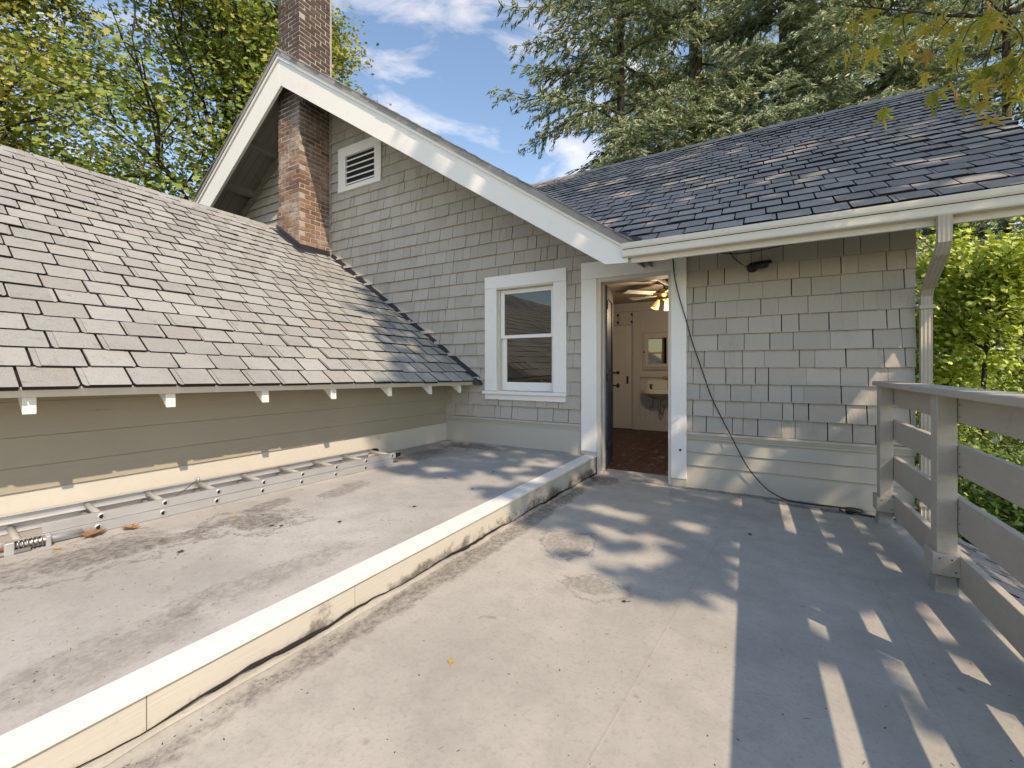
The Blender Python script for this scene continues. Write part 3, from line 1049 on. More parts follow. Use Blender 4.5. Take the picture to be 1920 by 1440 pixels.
for (pc, dm, sh) in brick_list[:]:
    zc = pc[2]
    if zc < wing_z(pc[0]) - 0.10: continue
    jx, jy = rb.uniform(-0.0035, 0.0035), rb.uniform(-0.0035, 0.0035)
    mtx = Matrix.Translation((pc[0] + jx, pc[1] + jy, zc + rb.uniform(-0.002, 0.002))) @ Matrix.Rotation(rb.uniform(-0.012, 0.012), 4, 'Z') @ Matrix.Diagonal((dm[0], dm[1], dm[2] * rb.uniform(0.95, 1.03), 1))
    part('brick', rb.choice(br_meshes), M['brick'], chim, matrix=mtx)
c = MB().box(CX0 - 0.03, CX1 + 0.03, CY0 - 0.03, CY1 + 0.03, 7.3, 7.42); part('chimney_cap', c, M['mortar'], chim, bevel=0.01)
# metal apron and stepped flashing at its foot
c = MB()
zb = lambda xx: wing_z(xx)
c.quad_box([(CX0 - 0.04, CY0 - 0.10, zb(CX0 - 0.04) + 0.016), (CX1 + 0.10, CY0 - 0.10, zb(CX1 + 0.10) + 0.016), (CX1 + 0.10, CY0 - 0.003, zb(CX1 + 0.10) + 0.016), (CX0 - 0.04, CY0 - 0.003, zb(CX0 - 0.04) + 0.016),
            (CX0 - 0.04, CY0 - 0.10, zb(CX0 - 0.04) + 0.022), (CX1 + 0.10, CY0 - 0.10, zb(CX1 + 0.10) + 0.022), (CX1 + 0.10, CY0 - 0.003, zb(CX1 + 0.10) + 0.022), (CX0 - 0.04, CY0 - 0.003, zb(CX0 - 0.04) + 0.022)])
c.quad_box([(CX0 - 0.03, CY0 - 0.014, zb(CX0) + 0.0), (CX1 + 0.01, CY0 - 0.014, zb(CX1) + 0.0), (CX1 + 0.01, CY0 - 0.004, zb(CX1) + 0.0), (CX0 - 0.03, CY0 - 0.004, zb(CX0)),
            (CX0 - 0.03, CY0 - 0.014, zb(CX0) + 0.11), (CX1 + 0.01, CY0 - 0.014, zb(CX1) + 0.11), (CX1 + 0.01, CY0 - 0.004, zb(CX1) + 0.11), (CX0 - 0.03, CY0 - 0.004, zb(CX0) + 0.11)])
c.box(CX1 + 0.004, CX1 + 0.012, CY0 - 0.014, CY1 - 0.03, zb(CX1) - 0.05, zb(CX1) + 0.10)
c.quad_box([(CX1 + 0.005, CY0 - 0.10, zb(CX1) + 0.014), (CX1 + 0.12, CY0 - 0.10, zb(CX1 + .12) + 0.024), (CX1 + 0.12, CY1 - 0.03, zb(CX1 + .12) + 0.024), (CX1 + 0.005, CY1 - 0.03, zb(CX1) + 0.014),
            (CX1 + 0.005, CY0 - 0.10, zb(CX1) + 0.026), (CX1 + 0.12, CY0 - 0.10, zb(CX1 + .12) + 0.032), (CX1 + 0.12, CY1 - 0.03, zb(CX1 + .12) + 0.032), (CX1 + 0.005, CY1 - 0.03, zb(CX1) + 0.026)])
part('chimney_flashing', c, M['dark_metal'], chim)

# ------------------------------------------------------------------ main gable roof, barge boards, soffit
BYF, BYB = 3.79, 3.832
rf_ = MB()
for s in (1, -1):
    X0, X1 = -6.25, -6.25 + s * 5.33
    t = 0.07
    def zt(x): return 5.945 - 0.695 * abs(x + 6.25)
    poly = [(X0, zt(X0)), (X1, zt(X1)), (X1, zt(X1) - t), (X0, zt(X0) - t)]
    if s == -1: poly = poly[::-1]
    rf_.prism(poly, 1, BYF - 0.035, 12.0)
mr = part('main_roof', rf_, M['roof_dark'], house)
# ragged ends of the shingle courses along the rake
for s in (1, -1):
    i = 0; d = 0.02
    while d < 5.25:
        xa = -6.25 + s * d; xb = -6.25 + s * (d + 0.165)
        th = 0.012 + rng.uniform(0, 0.008)
        y0 = BYF - 0.05 + rng.uniform(-0.012, 0.012)
        m = MB()
        za, zb2 = 5.947 - 0.695 * abs(xa + 6.25), 5.947 - 0.695 * abs(xb + 6.25)
        m.quad_box([(xa, y0, za), (xb, y0, zb2), (xb, y0 + 0.5, zb2), (xa, y0 + 0.5, za), (xa, y0, za + 0.003), (xb, y0, zb2 + th), (xb, y0 + 0.5, zb2 + th), (xa, y0 + 0.5, za + 0.003)])
        part('rake_shingle', m, M['roof_dark'], mr)
        d += 0.165
m = MB(); m.prism([(-6.36, 5.86), (-6.25, 5.955), (-6.14, 5.86), (-6.14, 5.885), (-6.25, 5.98), (-6.36, 5.885)], 1, BYF - 0.05, 12.0); part('ridge_cap', m, M['roof_dark'], mr)
c = MB().prism([(-6.205, 5.404), (-1.2, 2.098), (-0.995, 2.09), (-0.995, 2.24), (-6.25, 5.87), (-6.25, 5.434)], 1, BYF, BYB)
part('barge_board', c, M['white'], house, bevel=0.003)
c = MB().prism([(-6.205, 5.404), (-6.2505, 5.434), (-6.2505, 5.87), (-9.6, 3.545), (-9.6, 3.10)], 1, BYF, BYB)
part('barge_board', c, M['white'], house, bevel=0.003)
c = MB().prism([(-6.25, 5.872), (-0.97, 2.222), (-0.97, 2.182), (-6.25, 5.815)][::-1], 1, BYF - 0.022, BYF - 0.0005)
part('barge_trim', c, M['white'], house, bevel=0.003)
c = MB().prism([(-6.2505, 5.872), (-9.6, 3.55), (-9.6, 3.495), (-6.2505, 5.815)], 1, BYF - 0.022, BYF - 0.0005)
part('barge_trim', c, M['white'], house, bevel=0.003)
sb = MB(); sb.prism([(-6.25, 5.855), (-9.6, 3.53), (-9.6, 3.50), (-6.25, 5.825)], 1, BYB + 0.001, WY); sb.prism([(-6.25, 5.855), (-6.25, 5.825), (-1.0, 2.175), (-1.0, 2.205)], 1, BYB + 0.001, WY)
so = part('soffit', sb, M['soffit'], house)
for k in range(5):
    y0 = BYB + 0.003 + k * 0.131
    m = MB(); m.prism([(-6.26, 5.824), (-9.6, 3.500), (-9.6, 3.485), (-6.26, 5.806)], 1, y0, y0 + 0.126)
    part('soffit_board', m, M['soffit'], so)
for xl in (-7.42, -8.20, -9.0):
    zl = 5.80 - 0.695 * abs(xl + 6.25)
    m = MB(); m.quad_box([(xl - 0.03, BYB + 0.001, zl - 0.10), (xl + 0.03, BYB + 0.001, zl - 0.06), (xl + 0.03, WY, zl - 0.06), (xl - 0.03, WY, zl - 0.10), (xl - 0.03, BYB + 0.001, zl - 0.01), (xl + 0.03, BYB + 0.001, zl + 0.03), (xl + 0.03, WY, zl + 0.03), (xl - 0.03, WY, zl - 0.01)])
    part('lookout', m, M['soffit'], house)
m = MB(); m.prism([(-6.55, 5.50), (-9.3, 3.59), (-9.3, 3.48), (-6.55, 5.39)], 1, WY - 0.05, WY - 0.002); part('frieze_board', m, M['soffit'], house)

# ------------------------------------------------------------------ side roof over the doorway wall
SRY0, SRZ0, SP = 3.83, 2.262, 0.672
RIDGE_Y = 7.75
RAKE_X = 2.02


def rake_x(y): return 2.055 - 0.074 * abs(7.64 - y)


sl = math.sqrt(1 + SP * SP)
zrd = SRZ0 + SP * (RIDGE_Y - SRY0)


def valley_x(zz_): return -6.25 + (5.945 - zz_) / 0.695 - 0.06


sr = MB()
for (ya, za, yb, zb2) in ((SRY0, SRZ0, RIDGE_Y, zrd), (RIDGE_Y, zrd, 11.6, zrd - SP * 3.85)):
    xa, xb = valley_x(za), valley_x(zb2)
    sr.quad_box([(xa, ya, za - 0.05), (rake_x(ya), ya, za - 0.05), (rake_x(yb), yb, zb2 - 0.05), (xb, yb, zb2 - 0.05), (xa, ya, za), (rake_x(ya), ya, za), (rake_x(yb), yb, zb2), (xb, yb, zb2)])
sroof = part('side_roof', sr, M['roof_felt'], house)


def tab_variants(n, seed):
    out = []
    r_ = random.Random(seed)
    for k in range(n):
        m = MB()
        # unit tab: x -0.5..0.5, y 0 (butt) .. 1 (top), z thickness; scaled by the object's matrix
        cl, crr = r_.uniform(0, 0.06), r_.uniform(0, 0.06)
        v = [(-0.5 + cl, 0.0), (0.5 - crr, r_.uniform(-0.02, 0.02)), (0.5, 0.09), (0.5, 1.0), (-0.5, 1.0), (-0.5, 0.09)]
        z0 = [1.0, 1.0, 0.95, 0.1, 0.1, 0.95]
        m.v = [(p[0], p[1], zz) for p, zz in zip(v, z0)] + [(p[0], p[1], -0.6) for p in v]
        m.f = [tuple(range(6))] + [(i, 6 + i, 6 + (i + 1) % 6, (i + 1) % 6) for i in range(6)]
        m.m = [0] + [1] * 6
        if k % 2:   # a second ply laid short of one side, as on laminated tabs
            a = r_.choice((-1, 1)); e = r_.uniform(0.30, 0.42)
            x0, x1 = (-0.5 + cl, e) if a > 0 else (-e, 0.5 - crr)
            n0 = len(m.v)
            m.quad_box([(x0, -0.004, 0.9), (x1, -0.004, 0.9), (x1, 0.98, 0.12), (x0, 0.98, 0.12), (x0, 0.0, 1.38), (x1, 0.0, 1.38), (x1, 0.98, 0.34), (x0, 0.98, 0.34)])
            m.m[-6:] = [1, 0, 1, 1, 1, 1]
        me_ = m.mesh('roof_shingle'); me_.polygons.foreach_set('material_index', m.m); out.append(me_)
    return out


def joined(meshes_mats, name, mat, parent):
    vs, fs, mi_ = [], [], []
    for me, mt in meshes_mats:
        n = len(vs)
        vs += [tuple(mt @ v.co) for v in me.vertices]
        fs += [tuple(n + i for i in p.vertices) for p in me.polygons]; mi_ += [p.material_index for p in me.polygons]
    me = bpy.data.meshes.new(name); me.from_pydata(vs, [], fs); me.update()
    me.polygons.foreach_set('material_index', mi_)
    return part(name, me, mat, parent, kind='stuff')


def lay_roof(parent, mat, origin, xdir, udir, ndir, rows, expo, width, x_of_row, limit, seed, thick=0.012, ok=lambda p: True, name='roof_shingle', sag=None):
    """rows of tabs: origin + xdir*s + udir*r; x_of_row(r) gives the span of s"""
    r_ = random.Random(seed)
    var = tab_variants(8, seed)
    items = []
    for i in range(rows):
        r0 = i * expo
        s0, s1 = x_of_row(r0)
        off = (0.0 if i % 2 else 0.5) * width + r_.uniform(-0.02, 0.02) + 0.13 * width * (i % 3)
        s = s0 - width + (off % width)
        while s < s1:
            a, bnd = max(s, s0), min(s + width, s1)
            s += width
            if bnd - a < 0.03: continue
            jr = r_.uniform(-0.006, 0.006)
            cpos = origin + xdir * ((a + bnd) / 2) + udir * (r0 + jr)
            if sag: cpos = cpos + ndir * sag((a + bnd) / 2, r0)
            if not ok(cpos + udir * expo * 0.5): continue
            me = r_.choice(var)
            tilt = r_.uniform(-0.004, 0.004)
            mt = Matrix.Identity(4)
            for q, (vec, sc_) in enumerate(((xdir, bnd - a - 0.011), (udir, expo + 0.006), (ndir, thick * r_.uniform(0.85, 1.25)))):
                for w in range(3): mt[w][q] = vec[w] * sc_
            for w in range(3): mt[w][3] = cpos[w]
            mt = mt @ Matrix.Rotation(tilt, 4, 'Z')
            pc = cpos + udir * expo * 0.5
            d = depth_of(pc)
            key = (1.0 / (d * d) if shown(pc, 1.02) else 1e-6 / max(0.1, abs(d)))
            items.append((key, me, mt))
    items.sort(key=lambda q: -q[0])
    for key, me, mt in items[:limit]:
        part(name, me, [mat, M['roof_felt']], parent, matrix=mt)
    if len(items) > limit:
        joined([(me, mt) for _, me, mt in items[limit:]], 'upper_' + name, [mat, M['roof_felt']], parent)


U = Vector((0, 1, SP)).normalized(); Nn = Vector((0, -SP, 1)).normalized()


def side_ok(p):     # keep only what lies in front of the valley
    return p.z > 5.945 - 0.695 * abs(p.x + 6.25) - 0.03


def wav(s, r):
    return 0.012 + 0.006 * math.sin(s * 2.3 + 0.5) + 0.005 * math.sin(r * 3.1 + s)


nrow = int((RIDGE_Y - SRY0) * sl / 0.186)
lay_roof(sroof, M['roof_dark'], Vector((0, SRY0 - 0.02, SRZ0 + 0.008 - 0.02 * SP)), Vector((1, 0, 0)), U, Nn, nrow, 0.186, 0.2235, lambda r0: (-4.9, rake_x(SRY0 + r0 / sl) + rng.uniform(0.0, 0.04)), 296, 5, ok=side_ok, sag=wav)
x = -4.6
while x < RAKE_X:
    m = MB(); e = min(x + 0.2, RAKE_X + 0.03)
    m.quad_box([(x, RIDGE_Y - 0.13, zrd - 0.065), (e + 0.02, RIDGE_Y - 0.13, zrd - 0.06), (e + 0.02, RIDGE_Y, zrd + 0.028), (x, RIDGE_Y, zrd + 0.020),
                (x, RIDGE_Y - 0.13, zrd - 0.055), (e + 0.02, RIDGE_Y - 0.13, zrd - 0.045), (e + 0.02, RIDGE_Y, zrd + 0.043), (x, RIDGE_Y, zrd + 0.030)])
    part('ridge_shingle', m, M['roof_dark'], sroof); x += 0.2
# valley metal and dark edge above the gutter
m = MB()
vq = []
for i in range(9):
    t = i / 8
    y = SRY0 - 0.05 + t * (RIDGE_Y - 0.3 - SRY0)
    zz_ = SRZ0 + SP * (y - SRY0)
    xv = -6.25 + (5.945 - zz_) / 0.695
    vq.append((xv, y, zz_))
for i in range(8):
    a, b2 = vq[i], vq[i + 1]
    m.quad_box([(a[0] - 0.05, a[1], a[2] + 0.035), (a[0] + 0.10, a[1], a[2] + 0.017), (b2[0] + 0.10, b2[1], b2[2] + 0.017), (b2[0] - 0.05, b2[1], b2[2] + 0.035),
                (a[0] - 0.05, a[1], a[2] + 0.040), (a[0] + 0.10, a[1], a[2] + 0.022), (b2[0] + 0.10, b2[1], b2[2] + 0.022), (b2[0] - 0.05, b2[1], b2[2] + 0.040)])
part('valley_flashing', m, M['dark_metal'], sroof)
# soffit and fascia of the side roof
m = MB().box(-0.98, 1.76, SRY0 - 0.005, SRY0 + 0.02, 2.09, 2.215); part('fascia', m, M['gutter'], house, bevel=0.003)
m = MB(); m.quad_box([(-0.98, SRY0 + 0.021, 2.19), (1.76, SRY0 + 0.021, 2.19), (1.76, WY, 2.62), (-0.98, WY, 2.62), (-0.98, SRY0 + 0.021, 2.205), (1.76, SRY0 + 0.021, 2.205), (1.76, WY, 2.635), (-0.98, WY, 2.635)])
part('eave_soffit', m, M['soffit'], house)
m = MB().prism([(SRY0 - 0.02, SRZ0 - 0.05), (SRY0 - 0.02, SRZ0 - 0.19), (RIDGE_Y, zrd - 0.19), (11.5, zrd - SP * 3.75 - 0.19), (11.5, zrd - SP * 3.75 - 0.05), (RIDGE_Y, zrd - 0.05)], 0, 1.70, 1.735)
part('rake_board', m, M['gutter'], house)
# K-profile gutter
gp = [(0.0, 0.0), (-0.070, 0.0), (-0.076, 0.010), (-0.078, 0.040), (-0.083, 0.062), (-0.093, 0.080), (-0.096, 0.100), (-0.096, 0.116), (-0.084, 0.116), (-0.084, 0.100), (-0.076, 0.082), (-0.068, 0.060), (-0.066, 0.012), (-0.060, 0.006), (-0.006, 0.006), (-0.006, 0.105), (0.0, 0.105)]
gy, gz = SRY0 - 0.006, 2.135
m = MB(); n = len(gp); xa, xb = -1.035, 1.80
m.v = [(xa, gy + p[0], gz + p[1]) for p in gp] + [(xb, gy + p[0], gz + p[1]) for p in gp]
for i in range(n):
    j = (i + 1) % n
    m.f.append((i, n + i, n + j, j)); m.m.append(0)
for xe in (xa, xb - 0.004):
    e = MB(); e.prism([(gy + p[0] * 0.985, gz + p[1]) for p in gp[:7]] + [(gy, gz + 0.11)], 0, xe, xe + 0.004); n0 = len(m.v)
    m.v += e.v; m.f += [tuple(n0 + i for i in f) for f in e.f]; m.m += e.m
gut = part('gutter', m, M['gutter'], house)
m = MB().box(xa + 0.01, xb - 0.01, gy - 0.085, gy - 0.008, gz + 0.06, gz + 0.075); part('gutter_debris', m, M['void'], gut)
# downspout, fluted rectangular pipe with two elbows
m = MB()
path = [(1.05, 3.775, 2.15), (1.05, 3.775, 1.97), (1.06, 3.85, 1.915), (1.125, 4.36, 1.765), (1.13, 4.43, 1.70), (1.13, 4.43, GZ)]
sec = []
W2, D2 = 0.034, 0.023
for k in range(7):
    t = -W2 + 2 * W2 * k / 6; sec.append((t, -D2 + (0.005 if k % 2 else 0.0)))
for k in range(7):
    t = W2 - 2 * W2 * k / 6; sec.append((t, D2 - (0.005 if k % 2 else 0.0)))
ns = len(sec)
for i, p in enumerate(path):
    p = Vector(p)
    d = (Vector(path[min(i + 1, len(path) - 1)]) - Vector(path[max(i - 1, 0)])).normalized()
    sx = Vector((1, 0, 0)); sx = (sx - d * sx.dot(d)).normalized(); sy = d.cross(sx) * -1
    if sy.y < 0 and abs(sy.y) > 0.1: sy = -sy
    for (a, b2) in sec: m.v.append(tuple(p + sx * a + sy * b2))
for i in range(len(path) - 1):
    for k in range(ns):
        a = i * ns + k; b2 = i * ns + (k + 1) % ns
        m.f.append((a, b2, b2 + ns, a + ns)); m.m.append(0)
ds = part('downspout', m, M['rail'], house)
for zc in (1.62, 0.1): part('strap', MB().box(1.085, 1.175, 4.395, 4.465, zc - 0.015, zc + 0.015), M['rail'], ds)

# porch roof below the railing
po = MB(); PR0, PR1, PZ0, PSL = 1.00, 2.0, 0.02, 0.52
po.quad_box([(PR0, -2.5, PZ0 - 0.05), (PR1, -2.5, PZ0 - 0.05 - PSL * (PR1 - PR0)), (PR1, 4.4, PZ0 - 0.05 - PSL * (PR1 - PR0)), (PR0, 4.4, PZ0 - 0.05),
             (PR0, -2.5, PZ0), (PR1, -2.5, PZ0 - PSL * (PR1 - PR0)), (PR1, 4.4, PZ0 - PSL * (PR1 - PR0)), (PR0, 4.4, PZ0)])
pr_ = part('porch_roof', po, M['roof_felt'], house)
pu = Vector((-1, 0, PSL)).normalized(); pn = Vector((PSL, 0, 1)).normalized()
lay_roof(pr_, M['roof_dark'], Vector((PR1 + 0.02, 0, PZ0 - PSL * (PR1 - PR0) + 0.004)), Vector((0, 1, 0)), pu, pn, 8, 0.135, 0.2, lambda r0: (-0.2, 4.38), 160, 9, name='porch_shingle', thick=0.012)
m = MB().box(-1.6, 0.99, -2.6, -2.55, GZ, -0.26); m.box(0.95, 0.99, -2.5, 4.4, GZ, -0.26); m.box(1.9, 1.95, -2.5, 4.4, GZ, -0.6)
part('lower_wall', m, M['siding'], house)

# ------------------------------------------------------------------ low wing on the left
A0 = Vector((-3.13, WY, 0.978)); B0 = Vector((-3.295, 0.6, 1.045))
ED = (B0 - A0).normalized()                          # along the eave, away from the gable wall
hz = Vector((ED.y, -ED.x, 0)).normalized()
if hz.x > 0: hz = -hz                                 # horizontal, into the wing
PIT = 0.682
WU = (hz + Vector((0, 0, PIT)) - ED * (hz + Vector((0, 0, PIT))).dot(ED)).normalized()
WN = WU.cross(ED) if WU.cross(ED).z > 0 else ED.cross(WU)
wing = thing('house_wing', 'low side wing with sunlit pale grey shingle roof and peeling beige board wall', 'house wing', (-6.5, 2.0, GZ))
RL = 3.42 * math.sqrt(1 + PIT * PIT)
LEN = 11.0


def WP(s, r, n=0.0): return A0 + ED * s + WU * r + WN * n


m = MB()
m.quad_box([WP(-0.1, 0, -0.035), WP(LEN, 0, -0.035), WP(LEN, RL, -0.035), WP(-0.1, RL, -0.035), WP(-0.1, 0, 0), WP(LEN, 0, 0), WP(LEN, RL, 0), WP(-0.1, RL, 0)])
# far slope
FU = Vector((hz.x, hz.y, -PIT)).normalized()
e0, e1 = WP(-0.1, RL), WP(LEN, RL)
m.quad_box([e0 - WN * 0.035, e1 - WN * 0.035, e1 + FU * 4 - WN * 0.035, e0 + FU * 4 - WN * 0.035, e0, e1, e1 + FU * 4, e0 + FU * 4])
wroof = part('roof', m, M['roof_felt'], wing)


def wing_ok(p):
    if p.y > WY - 0.0: return False
    if CX0 < p.x < CX1 and p.y > CY0: return False
    return True


def wsag(s, r): return 0.013 + 0.008 * math.sin(s * 1.3 + 1) * math.sin(r * 1.1) + 0.004 * math.sin(s * 4.1 + r * 2)


lay_roof(wroof, M['roof_light'], WP(0, -0.03, 0.006), ED, WU, WN, int(RL / 0.196) + 1, 0.196, 0.2235, lambda r0: (-0.02, LEN), 296, 13, ok=wing_ok, sag=wsag, thick=0.0115)
# ridge caps
s = 0.0
while s < LEN:
    m = MB(); s2 = s + 0.24
    m.quad_box([WP(s, RL - 0.13, 0.012), WP(s2, RL - 0.13, 0.020), WP(s2, RL + 0.03, 0.03), WP(s, RL + 0.03, 0.022), WP(s, RL - 0.13, 0.020), WP(s2, RL - 0.13, 0.030), WP(s2, RL + 0.03, 0.042), WP(s, RL + 0.03, 0.032)])
    if not (CY0 - 0.05 < WP(s, RL).y): part('ridge_shingle', m, M['roof_light'], wroof)
    s += 0.225
# stepped flashing against the gable wall
n = 17
for i in range(n):
    r0 = -0.04 + i * 0.218; r1 = r0 + 0.226
    if WP(0, r1).x < CX1 - 0.02: break
    m = MB()
    def FP(r, off, n_): q = A0 + WU * r + WN * n_; return Vector((q.x, WY - off, q.z))
    m.quad_box([FP(r0, 0.075, 0.014), FP(r1, 0.075, 0.012), FP(r1, 0.021, 0.02), FP(r0, 0.021, 0.022), FP(r0, 0.075, 0.022), FP(r1, 0.075, 0.018), FP(r1, 0.021, 0.028), FP(r0, 0.021, 0.032)])
    m.quad_box([FP(r0, 0.030, 0.02), FP(r1, 0.030, 0.02), FP(r1, 0.020, 0.02), FP(r0, 0.020, 0.02), FP(r0, 0.028, 0.095), FP(r1, 0.026, 0.085), FP(r1, 0.020, 0.085), FP(r0, 0.020, 0.095)])
    part('flashing', m, M['dark_metal'], wroof)
m = MB(); q = A0 + Vector((0.02, -0.05, -0.01)); m.quad_box([q + Vector(v) for v in ((0, -.05, -.03), (.09, -.02, -.035), (.09, .03, -.035), (0, .03, -.03), (0, -.05, .05), (.09, -.02, -.02), (.09, .03, .0), (0, .03, .06))])
part('kickout_flashing', m, M['dark_metal'], wroof)
# drip edge under the first course, roof boards, rafter tails
m = MB(); m.quad_box([WP(0.0, -0.012, -0.05), WP(LEN, -0.012, -0.05), WP(LEN, 0.006, -0.05), WP(0.0, 0.006, -0.05), WP(0.0, -0.012, 0.004), WP(LEN, -0.012, 0.004), WP(LEN, 0.006, 0.004), WP(0.0, 0.006, 0.004)])
part('drip_edge', m, M['cream'], wing)
for k in range(4):
    m = MB(); a, b2 = 0.01 + k * 0.165, 0.17 + k * 0.165
    m.quad_box([WP(0, a, -0.055), WP(LEN, a, -0.055), WP(LEN, b2, -0.055), WP(0, b2, -0.055), WP(0, a, -0.036), WP(LEN, a, -0.036), WP(LEN, b2, -0.036), WP(0, b2, -0.036)])
    part('roof_board', m, M['wing_wall'], wing)
for yt in (4.22, 3.70, 3.11, 2.47, 1.88, 1.28, 0.665, 0.06, -0.55, -1.15):
    s = (WY - yt) / -ED.y
    m = MB(); w = 0.026
    top = -0.0555; a = 0.012
    pts = []
    for sg in (-w, w):
        p0_ = WP(s + sg, a, top); p1_ = WP(s + sg, 0.9, top)
        pts.append((p0_, p1_))
    dn_ = Vector((0, 0, -0.100))
    lo0, lo1 = pts[0][0] + dn_ - hz * 0.0, pts[1][0] + dn_
    m.quad_box([pts[0][0] + dn_ - hz * 0.005, pts[1][0] + dn_ - hz * 0.005, pts[1][1] + dn_, pts[0][1] + dn_, pts[0][0], pts[1][0], pts[1][1], pts[0][1]])
    part('rafter_tail', m, M['white'], wing, bevel=0.003)
# board wall
OV = 0.485
wa = A0 + hz * OV; wb = B0 + hz * OV


def WW(s, z, off=0.0):
    p = A0 + hz * (OV - off) + ED * s
    return Vector((p.x, p.y, z))


m = MB()
m.quad_box([WW(-0.03, GZ), WW(LEN, GZ), WW(LEN, GZ, -0.12), WW(-0.03, GZ, -0.12), WW(-0.03, 1.25), WW(LEN, 1.30), WW(LEN, 1.30, -0.12), WW(-0.03, 1.25, -0.12)])
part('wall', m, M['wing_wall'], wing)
zs = [0.185, 0.415, 0.56, 0.74, 0.95, 1.10, 1.22]
for i in range(6):
    m = MB(); lip = 0.017
    z0, z1 = zs[i] + 0.003, zs[i + 1]
    m.quad_box([WW(0.006, z0, 0.0006), WW(LEN, z0, 0.0006), WW(LEN, z0, lip), WW(0.006, z0, lip), WW(0.006, z1, 0.0006), WW(LEN, z1, 0.0006), WW(LEN, z1, 0.005), WW(0.006, z1, 0.005)])
    part('wall_board', m, M['cream'] if i == 0 else M['wing_wall'], wing, bevel=0.002)

# ------------------------------------------------------------------ railing on the right edge of the lower deck
rail = thing('railing', 'taupe painted wooden railing with wide horizontal boards along the open deck edge', 'railing', (0.85, 2.0, 0.0))
posts = [4.16, 3.0, 2.02, 0.92, -0.25, -1.4]
for yp in posts:
    zb_ = dz(yp)
    m = MB().box(0.795, 0.872, yp - 0.045, yp + 0.045, zb_ + 0.10, 1.012)
    po_ = part('post', m, M['rail'], rail, bevel=0.004)
    m = MB().box(0.774, 0.876, yp - 0.066, yp - 0.0455, zb_ + 0.095, zb_ + 0.205)
    m.box(0.774, 0.7945, yp - 0.0452, yp + 0.066, zb_ + 0.095, zb_ + 0.205)
    part('post_wrap', m, M['rail'], po_, bevel=0.003)
    m = MB(); m.quad_box([(0.782, yp - 0.058, zb_ - 0.002), (0.876, yp - 0.058, zb_ - 0.002), (0.876, yp + 0.058, zb_ - 0.002), (0.782, yp + 0.058, zb_ - 0.002),
                          (0.796, yp - 0.044, zb_ + 0.10), (0.871, yp - 0.044, zb_ + 0.10), (0.871, yp + 0.044, zb_ + 0.10), (0.796, yp + 0.044, zb_ + 0.10)])
    part('pier', m, M['pier'], po_, bevel=0.006)
    for (dx_, dz_) in ((0.80, 0.18), (0.86, 0.12), (0.845, 0.18)):
        m = MB(); m.lathe([(0.0, -0.001), (0.004, -0.001), (0.004, 0.002)], (dx_, yp - 0.0665, zb_ + dz_), 6, axis='y'); part('nail', m, M['dark_metal'], po_)
for (z0, z1) in ((0.875, 1.002), (0.615, 0.762), (0.325, 0.495), (0.050, 0.213)):
    for (ya, yb) in ((4.20, 3.002), (2.998, 2.022), (2.018, 0.922), (0.918, -0.248), (-0.252, -1.44)):
        m = MB(); w_ = rng.uniform(-0.004, 0.004)
        m.quad_box([(0.874, yb, z0 + w_), (0.910, yb, z0 + w_), (0.910, ya, z0 - w_), (0.874, ya, z0 - w_), (0.874, yb, z1 + w_), (0.910, yb, z1 + w_), (0.910, ya, z1 - w_), (0.874, ya, z1 - w_)])
        part('rail_board', m, M['rail'], rail, bevel=0.004)
for yp in posts[:3]:
    for zc in (0.91, 0.965, 0.655, 0.72, 0.37, 0.45, 0.10, 0.17):
        for sg in (-1, 1):
            m = MB(); m.lathe([(0.0, -0.0008), (0.0045, -0.0008), (0.0045, 0.0008)], (0.8735, yp + sg * 0.062, zc + rng.uniform(-.006, .006)), 7, axis='x'); part('nail', m, M['dark_metal'], rail)
for (ya, yb) in ((4.235, 2.03), (2.027, -1.46)):
    m = MB(); m.quad_box([(0.772, yb, 1.014), (0.93, yb, 1.014), (0.93, ya, 1.014), (0.772, ya, 1.014), (0.772, yb, 1.050), (0.93, yb, 1.050), (0.93, ya, 1.050), (0.772, ya, 1.050)])
    part('cap_rail', m, M['rail'], rail, bevel=0.006)

# ------------------------------------------------------------------ extension ladder lying by the wing wall
UZ = 0.19
lad = thing('extension_ladder', 'dull aluminium extension ladder lying on the deck along the beige board wall', 'ladder', (-3.4, 1.5, UZ))
ld0 = Vector((-3.375, 0.45, 0)); ld1 = Vector((-3.135, 3.0, 0))
LD = (ld1 - ld0).normalized(); LS = Vector((-LD.y, LD.x, 0))         # LS points to the wall


def LP(a, b, c): return ld0 + LD * a + LS * b + Vector((0, 0, UZ + c))


def channel(a0, a1, b, z0, z1, side):
    """C-channel rail, flanges turned towards side"""
    m = MB(); f = 0.026 * side; t = 0.004
    pr = [(0, z0), (f, z0), (f, z0 + t), (t * side, z0 + t), (t * side, z1 - t), (f, z1 - t), (f, z1), (0, z1)]
    n = len(pr)
    m.v = [tuple(LP(a0, b + p[0], p[1])) for p in pr] + [tuple(LP(a1, b + p[0], p[1])) for p in pr]
    for i in range(n):
        j = (i + 1) % n
        m.f.append((i, j, n + j, n + i)); m.m.append(0)
    for k in (0, n):
        for q in ((0, 1, 2, 3), (0, 3, 4, 7), (4, 5, 6, 7)): m.f.append(tuple(k + i for i in q)); m.m.append(0)
    return m


